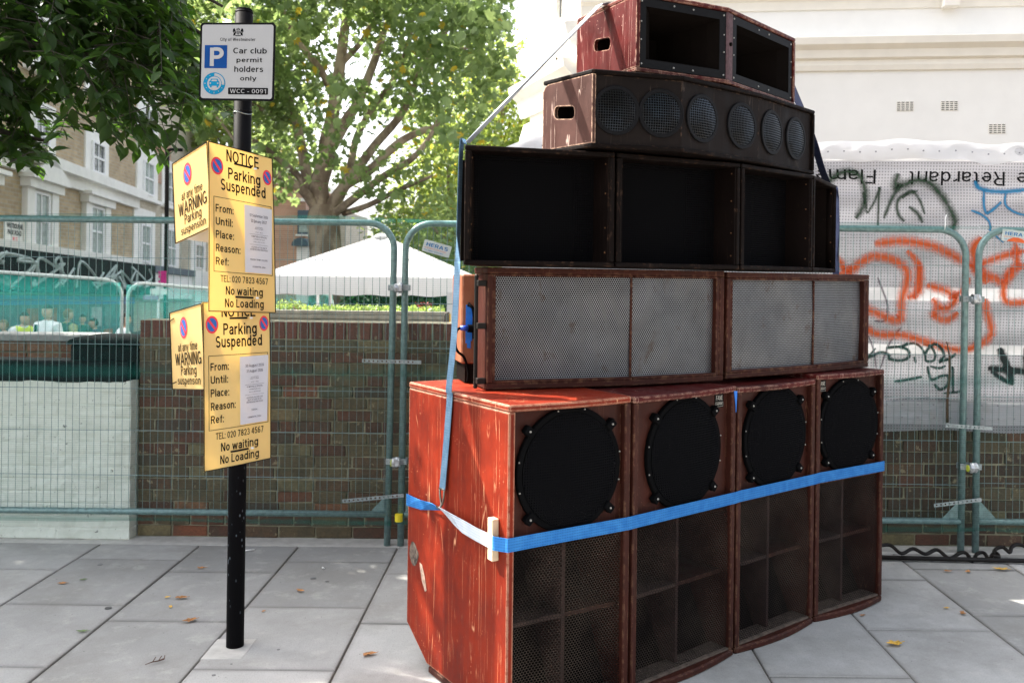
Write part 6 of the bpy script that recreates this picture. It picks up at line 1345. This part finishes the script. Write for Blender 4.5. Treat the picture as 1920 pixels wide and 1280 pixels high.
while nt < 1000:
    s = rr.choice(allp)+Vector((rr.gauss(0,.22), rr.gauss(0,.30), rr.gauss(0,.22)))
    d = Vector((rr.uniform(-.3,1), rr.uniform(-.6,.6), rr.uniform(-.85,.25))).normalized(); L = rr.uniform(.28,.6); e = s+d*L+Vector((0,0,-.06))
    if min(e.y, s.y) < 5.25: continue
    ok = True
    for q in (s, s.lerp(e,.5), e):
        px, py = proj(q)
        if px > -30 and not inzone(px, py): ok = False
    if not ok: continue
    nt += 1; m_ = s.lerp(e, .5)+Vector((0,0,.03)); twm.tube([s, m_, e], [.004,.003,.0015], 4, cap=False)
    n = rr.randint(7,12)
    for i in range(n):
        k = (i+.6)/n; p = s.lerp(e, k); sd_ = d.cross(Vector((0,0,1))).normalized()*(1 if i % 2 else -1); dd = (d*.75+sd_*.75+Vector((0,0,rr.uniform(-.6,.1)))+Vector((rr.gauss(0,.2),rr.gauss(0,.2),0))).normalized(); lp.append(p); ld.append(dd)
tag(twm.build('twigs', M['bark'], t, clean=False), kind='stuff')
r = np.random.default_rng(77)
shp = [(0,0,0),(-.10,.12,.02),(-.21,.36,.07),(-.23,.55,.08),(-.15,.78,.03),(-.04,.95,-.06),(0,1.05,-.10),(.04,.95,-.06),(.15,.78,.03),(.23,.55,.08),(.21,.36,.07),(.10,.12,.02),(0,.36,0),(0,.66,-.03)]
fcs = [(0,1,2,12),(12,2,3,4,13),(13,4,5,6),(0,12,10,11),(12,13,8,9,10),(13,6,7,8)]
def leafrot(d, roll):
    y = d.normalized(); z = Vector((rr.gauss(0,.35), rr.gauss(0,.35), 1)); x = y.cross(z).normalized(); z = x.cross(y); m3 = Matrix((x, y, z)).transposed(); return m3
lme2 = bpy.data.meshes.new('leaf'); lme2.from_pydata([(x*1., y, z) for x, y, z in shp], [], fcs); lme2.materials.append(M['leaf_near']); lme2.polygons.foreach_set('use_smooth', [True]*6)
vis = [i for i in range(len(lp)) if 0 < proj(lp[i])[0] < 460 and -10 < proj(lp[i])[1] < 340]; vis.sort(key=lambda i: -proj(lp[i])[1]-proj(lp[i])[0]*.3+rr.uniform(0,60)); big = set(vis[:260])
V, Fc = [], []
for i, (p, d) in enumerate(zip(lp, ld)):
    L = rr.uniform(.085,.15); m3 = leafrot(d, 0)
    if i in big:
        o = link('leaf', lme2, parent=t); M4 = m3.to_4x4(); M4.translation = p; o.matrix_basis = M4 @ Matrix.Scale(L, 4); continue
    k = len(V); V += [tuple(p+m3@Vector(q)*L) for q in shp]; Fc += [tuple(k+j for j in f) for f in fcs]
mb = MB(); mb.add(V, Fc); tag(mb.build('leaf_mass', M['leaf_near'], t, smooth=True, clean=False), kind='stuff')
# the higher crown, above and left of the view: shades the pavement
rr2 = np.random.default_rng(9); n = 42000
P = rr2.normal(size=(n,3)); P /= np.linalg.norm(P, axis=1)[:,None]; P *= (rr2.random(n)**.35)[:,None]; P = P*[3.5,3.4,1.5]+[-8.4,4.9,5.2]
ppx = P[:,0]/np.maximum(P[:,1],.3)*FP+CX; ppy = (CH-P[:,2])/np.maximum(P[:,1],.3)*FP+CY; P = P[~((ppx > -60) & (ppy > -60))]
tag(leafcloud('leaf_mass', M['leaf_near'], P, .15, 'ovate', t, .4, 31), kind='stuff')
print('near leaves', len(lp), 'parts', len(big))

# unseen tree added behind and right of the viewer, darkens speaker fronts and paving
t = thing('unseen_shade_tree', 'unseen leafy tree added behind the viewer to shade the speaker fronts', 'tree', (4.6,-2.6,0))
MB().tube(smooth_path([(4.6,-2.6,0),(4.65,-2.6,1.8),(4.5,-2.5,3.6),(4.5,-2.4,6)], 4), [.18-.008*i for i in range(13)], 14).build('trunk', M['bark'], t, smooth=True)
n = 26000; P = rr2.normal(size=(n,3)); P /= np.linalg.norm(P, axis=1)[:,None]; P *= (rr2.random(n)**.4)[:,None]; P = P*[5.2,4.0,2.3]+[3.2,-2.6,5.9]; P = P[P[:,1] < .6]
tag(leafcloud('leaf_mass', M['leaf_near'], P, .24, 'ovate', t, .4, 33), kind='stuff')

# ================================================================ PEOPLE in the street beyond the wall
def person(label, x, Y, top, shirt, trousers, hair, skin='skin', face=0., lean=0., arms=((-.10,.05),(.10,.05)), vest=None, bag=False):
    """top = height of the crown of the head; feet on the street; face = turn in radians (0 looks to the viewer)"""
    t = thing('person', label, 'person', (x, Y, ZG)); H = top-ZG; s = H/1.75
    b = bpy.data.meshes.new('body'); hip, knee, ank = .93, .50, .08
    J = [(0,0,.95),(0,0,1.10),(0,lean*.3,1.25),(0,lean*.6,1.40),(0,lean*.8,1.48),(0,lean,1.545),
         (.10,0,.90),(.11,-.01,.50),(.11,.02,.09),(.11,-.12,.035),(-.10,0,.90),(-.12,.01,.50),(-.12,.03,.09),(-.12,-.11,.035),
         (.185,lean*.7,1.42),(.235,lean*.6+.02,1.16),(.235+arms[1][0]*.5,-.12-arms[1][1],.98),(.235+arms[1][0],-.20-arms[1][1]*2,.93),
         (-.185,lean*.7,1.42),(-.235,lean*.6+.02,1.16),(-.235+arms[0][0]*.5,-.12-arms[0][1],.98),(-.235+arms[0][0],-.20-arms[0][1]*2,.93)]
    E = [(0,1),(1,2),(2,3),(3,4),(4,5),(0,6),(6,7),(7,8),(8,9),(0,10),(10,11),(11,12),(12,13),(3,14),(14,15),(15,16),(16,17),(3,18),(18,19),(19,20),(20,21)]
    Rr = [(.15,.11),(.14,.10),(.16,.11),(.15,.10),(.065,.065),(.058,.058),(.095,.095),(.06,.06),(.042,.042),(.04,.03),(.095,.095),(.06,.06),(.042,.042),(.04,.03)]+[(.065,.065),(.047,.047),(.034,.034),(.036,.022)]*2
    b.from_pydata([(x_*s, y_*s, z_*s) for x_, y_, z_ in J], E, []); o = bpy.data.objects.new('body', b); C.objects.link(o)
    o.modifiers.new('s', 'SKIN'); sv = b.skin_vertices[0].data
    for i, q in enumerate(Rr): sv[i].radius = (q[0]*s, q[1]*s)
    sv[0].use_root = True; o.modifiers.new('b', 'SUBSURF').levels = 2
    bpy.context.view_layer.update(); me = bpy.data.meshes.new_from_object(o.evaluated_get(bpy.context.evaluated_depsgraph_get())); bpy.data.objects.remove(o)
    bm_ = bmesh.new(); bm_.from_mesh(me); hz = 1.645*s; hy = lean*s-.01
    r0 = bmesh.ops.create_uvsphere(bm_, u_segments=20, v_segments=14, radius=1)     # head with brow, nose, chin, eye hollows
    for v in r0['verts']:
        x_, y_, z_ = v.co; y2 = y_; w = .076*(1-.16*max(0,-z_)); zz2 = z_*.115; yy = y_*.095
        if y_ < 0: yy -= .022*math.exp(-((x_/.16)**2+((z_+.12)/.20)**2)); yy += .012*(math.exp(-(((abs(x_)-.38)/.16)**2+((z_-.08)/.12)**2))); yy -= .008*math.exp(-((x_/.3)**2+((z_+.80)/.2)**2)); yy += .005*math.exp(-((x_/.25)**2+((z_+.48)/.05)**2))
        w += .008*math.exp(-(((y_-.05)/.18)**2+((z_+.02)/.28)**2))*(abs(x_) > .9); v.co = Vector((x_*w*s, yy*s+hy, zz2*s+hz))
    Rz = Matrix.Rotation(face, 4, 'Z'); bm_.transform(Rz); bm_.transform(Matrix.Translation((x, Y, ZG))); bm_.to_mesh(me); bm_.free(); me.materials.clear(); me.name = 'body'; me.materials.append(M[skin]); me.polygons.foreach_set('use_smooth', [True]*len(me.polygons))
    bo_ = link('body', me, None, t)
    inv = (Matrix.Translation((x, Y, ZG)) @ Rz).inverted()
    def clothes(nm, mat, test, off):
        bb = bmesh.new(); bb.from_mesh(me); bb.normal_update()
        kill = [f for f in bb.faces if not test(*(inv @ f.calc_center_median())/s)]; bmesh.ops.delete(bb, geom=kill, context='FACES')
        for v in bb.verts: v.co += v.normal*off*s
        m2 = bpy.data.meshes.new(nm); bb.to_mesh(m2); bb.free(); m2.materials.clear(); return link(nm, m2, mat, t, True)
    clothes('shirt', shirt, lambda a, b_, c: .93 < c < 1.50 and not (abs(a) > .20 and c < 1.20), .018)
    clothes('trousers', trousers, lambda a, b_, c: .09 < c <= .98 and abs(a) < .215, .014)
    clothes('shoes', M['rubber'], lambda a, b_, c: c < .10, .012)
    clothes('hair', hair, lambda a, b_, c: c > 1.55 and (c > 1.705 or (b_-lean > .010 and c > 1.59)), .009)
    for sg in (-1, 1):
        e = Matrix.Translation((x, Y, ZG)) @ Rz @ Vector((sg*.030*s, hy-.080*s, hz+.010*s)); MB().tube([e, e+Vector((0,-.004,0))], .008*s, 6).build('eye', M['inner'], bo_)
    if vest: clothes('vest', vest, lambda a, b_, c: .98 < c < 1.48 and abs(a) < .17, .030)
    if bag: MB().tube([Matrix.Translation((x, Y, ZG)) @ Rz @ Vector(q) for q in ((-.13*s,-.115*s,1.44*s),(-.12*s,-.14*s,1.25*s),(-.10*s,-.135*s,1.05*s))], .02, 6).build('bag_strap', M['rubber'], t)
    return t
cw = lambda n, c: plain(n, c, .85, 0, .08, 6)
wht, grn, hiv, nav, brn, dkh, blh = cw('white_cotton', (.78,.78,.78)), cw('dark_green_cloth', (.03,.09,.07)), cw('hi_vis_yellow', (.70,.85,.06)), cw('navy_cloth', (.03,.06,.10)), cw('olive_cloth', (.35,.36,.18)), plain('brown_hair', (.02,.012,.008), .8), plain('fair_hair', (.16,.10,.05), .8)
pz = lambda px, py, Y: (at(px, py, Y).x, Y, at(px, py, Y).z)
x, Y, z = pz(90,572,15); person('man in a white T-shirt with a rucksack strap, seen past the black capping', x, Y, z, wht, nav, dkh, face=-.3, bag=True)
x, Y, z = pz(127,580,16.5); person('fair haired person in an olive top and dark vest, right of the man in white', x, Y, z, brn, grn, blh, face=2.6, vest=grn)
x, Y, z = pz(32,586,15.8); person('person bending in a white top and hi-vis yellow vest at the far left', x, Y, z, wht, grn, dkh, face=1.2, lean=-.18, vest=hiv)
x, Y, z = pz(228,588,14.9); person('person in a bright white top beside the barrier posts', x, Y, z, wht, wht, dkh, face=2.2, lean=-.05)
x, Y, z = pz(190,597,17.5); person('person in dark blue clothes stooping left of the barrier posts', x, Y, z, nav, nav, dkh, face=-1.2, lean=-.15)
x, Y, z = pz(155,590,18.5); person('person in dark green clothes standing furthest back behind the crowd', x, Y, z, grn, nav, dkh, face=.4)
x, Y, z = pz(8,600,16.5); person('person in grey clothes cut by the left edge of the view', x, Y, z, cw('grey_cloth', (.25,.27,.28)), nav, blh, face=-.8)

# ================================================================ litter on the pavement
lm = plain('x', (1,1,1))
def dryleaf(px, py, sz, rot, mat, label, seed):
    r_ = random.Random(seed); c = gnd(px, py, .004); n = 14; vs = [(0,0,.010)]; 
    for i in range(n): a = 2*math.pi*i/n; q = (1+.28*math.sin(a*5+seed)+r_.uniform(-.12,.12))*(1.25 if abs(math.cos(a)) > .8 else .8); vs.append((math.cos(a)*q*.5, math.sin(a)*q*.5, .05+.14*r_.random()))
    R_ = Matrix.Rotation(rot, 3, 'Z'); V = [c+R_@Vector(v)*sz for v in vs]
    mb = MB(); mb.add(V, [(0,i+1,(i+1)%n+1) for i in range(n)]); d_ = R_@Vector((1,0,.1)); mb.tube([V[0], c+d_*sz*.95], sz*.025, 4); tag(mb.build('fallen_leaf', mat, clean=False), label, 'leaf', 'fallen leaves on the pavement')
for i, a in enumerate([(339,1120,.045,.3,'leafbrown','curled brown leaf between the two small yellow scraps left of the signpost'), (313,1119,.024,1,'leafyellow','small yellow leaf, upper one left of the signpost'), (320,1137,.022,2,'leafyellow','small pale yellow leaf just below the curled brown leaf'), (356,1163,.048,.8,'leafbrown','ragged brown leaf nearest the signpost on its left'),
    (377,1064,.036,.1,'leafbrown','thin brown leaf on a slab joint behind the signpost'), (563,1107,.036,2.5,'leafbrown','brown leaf on a slab to the right of the signpost'), (692,1226,.045,.5,'leafbrown','brown leaf nearest the red cabinet on the left'), (494,1145,.018,1.2,'leafbrown','tiny brown leaf scrap right of the signpost'), (117,1093,.034,.1,'leafbrown','dark brown rolled leaf at the far left'),
    (1677,1207,.062,.4,'leafyellow','large yellow brown leaf at the right in front of the row of cabinets'), (1876,1067,.058,-.2,'leafyellow','long yellow brown leaf near the spiral rail'), (1815,1071,.034,.9,'leafbrown','curled brown leaf below the right hand fence posts'), (1776,1070,.032,.1,'leafbrown','small orange leaf left of the curled one below the fence posts'), (1805,1149,.036,1.4,'leafbrown','brown leaf standing on edge on the right hand slabs'), (1774,1139,.022,.2,'leafyellow','tiny orange leaf above the one standing on edge'), (155,1183,.034,.3,'leafgreen','green leaf scrap at the left in front'), (155,1086,.026,.3,'leafgreen','small green leaf scrap further back at the left'), (1617,1153,.022,.3,'leafbrown','small leaf close to the last red cabinet')]):
    if a[4] == 'leafgreen' and 'leafgreen' not in M: M['leafgreen'] = plain('green_leaf_scrap', (.15,.22,.08), .7)
    dryleaf(a[0], a[1], a[2], a[3], M[a[4]], a[5], i+3)
tg = MB(); P = [gnd(272,1245,.006), gnd(286,1240,.012), gnd(297,1238,.008), gnd(308,1234,.014)]; tg.tube(P, [.0015,.0025,.003,.004], 6)
for a, b in ((1,(292,1231)),(2,(303,1229)),(3,(309,1228))): tg.tube([P[a], gnd(*b,.015)], .002, 5)
tag(tg.build('twig', plain('twig_brown', (.10,.05,.035), .8)), 'short knobbly brown twig lying at the left in front of the signpost', 'twig')
def butt(px, py, rot, L, mat, label, cat='cigarette end'):
    c = gnd(px, py, .005); d = Vector((math.cos(rot), math.sin(rot), 0))*L/2; tag(MB().tube([c-d, c+d], .004, 8).build('cigarette_end' if cat != 'stick' else 'paper_stick', mat, smooth=True), label, cat)
butt(606,1064,-.9,.022,M['white_paint'],'white cigarette end on the slab right of the signpost'); butt(466,1031,.4,.07,M['white_paint'],'thin white paper stick just behind the signpost','stick')
for i, (px, py, s_) in enumerate(((203,1139,.016),(587,1083,.014),(613,1089,.009),(401,1265,.008),(434,1244,.005),(522,1217,.006),(188,1058,.014))):
    c = gnd(px, py, .0012); rr_ = random.Random(i); P = [c+Vector((math.cos(a)*s_*rr_.uniform(.8,1.2), math.sin(a)*s_*rr_.uniform(.8,1.2), 0)) for a in [j*2*math.pi/12 for j in range(12)]]
    tag(MB().extr(P, (0,0,.0015)).build('gum_spot', plain('old_gum', (.09,.09,.09), .8) if i == 0 else M['gum'] if 'gum' in M else M.setdefault('gum', plain('grey_gum', (.20,.20,.20), .8))), ['round black gum spot at the left', 'grey gum spot above the brown leaf right of the signpost', 'small grey gum spot right of the larger one', 'tiny dark spot at the bottom edge near the signpost', 'tiny dark spot below the cement square', 'tiny dark spot right of the cement square', 'grey gum spot at the back left'][i], 'gum spot')
print('objects', len(bpy.data.objects))
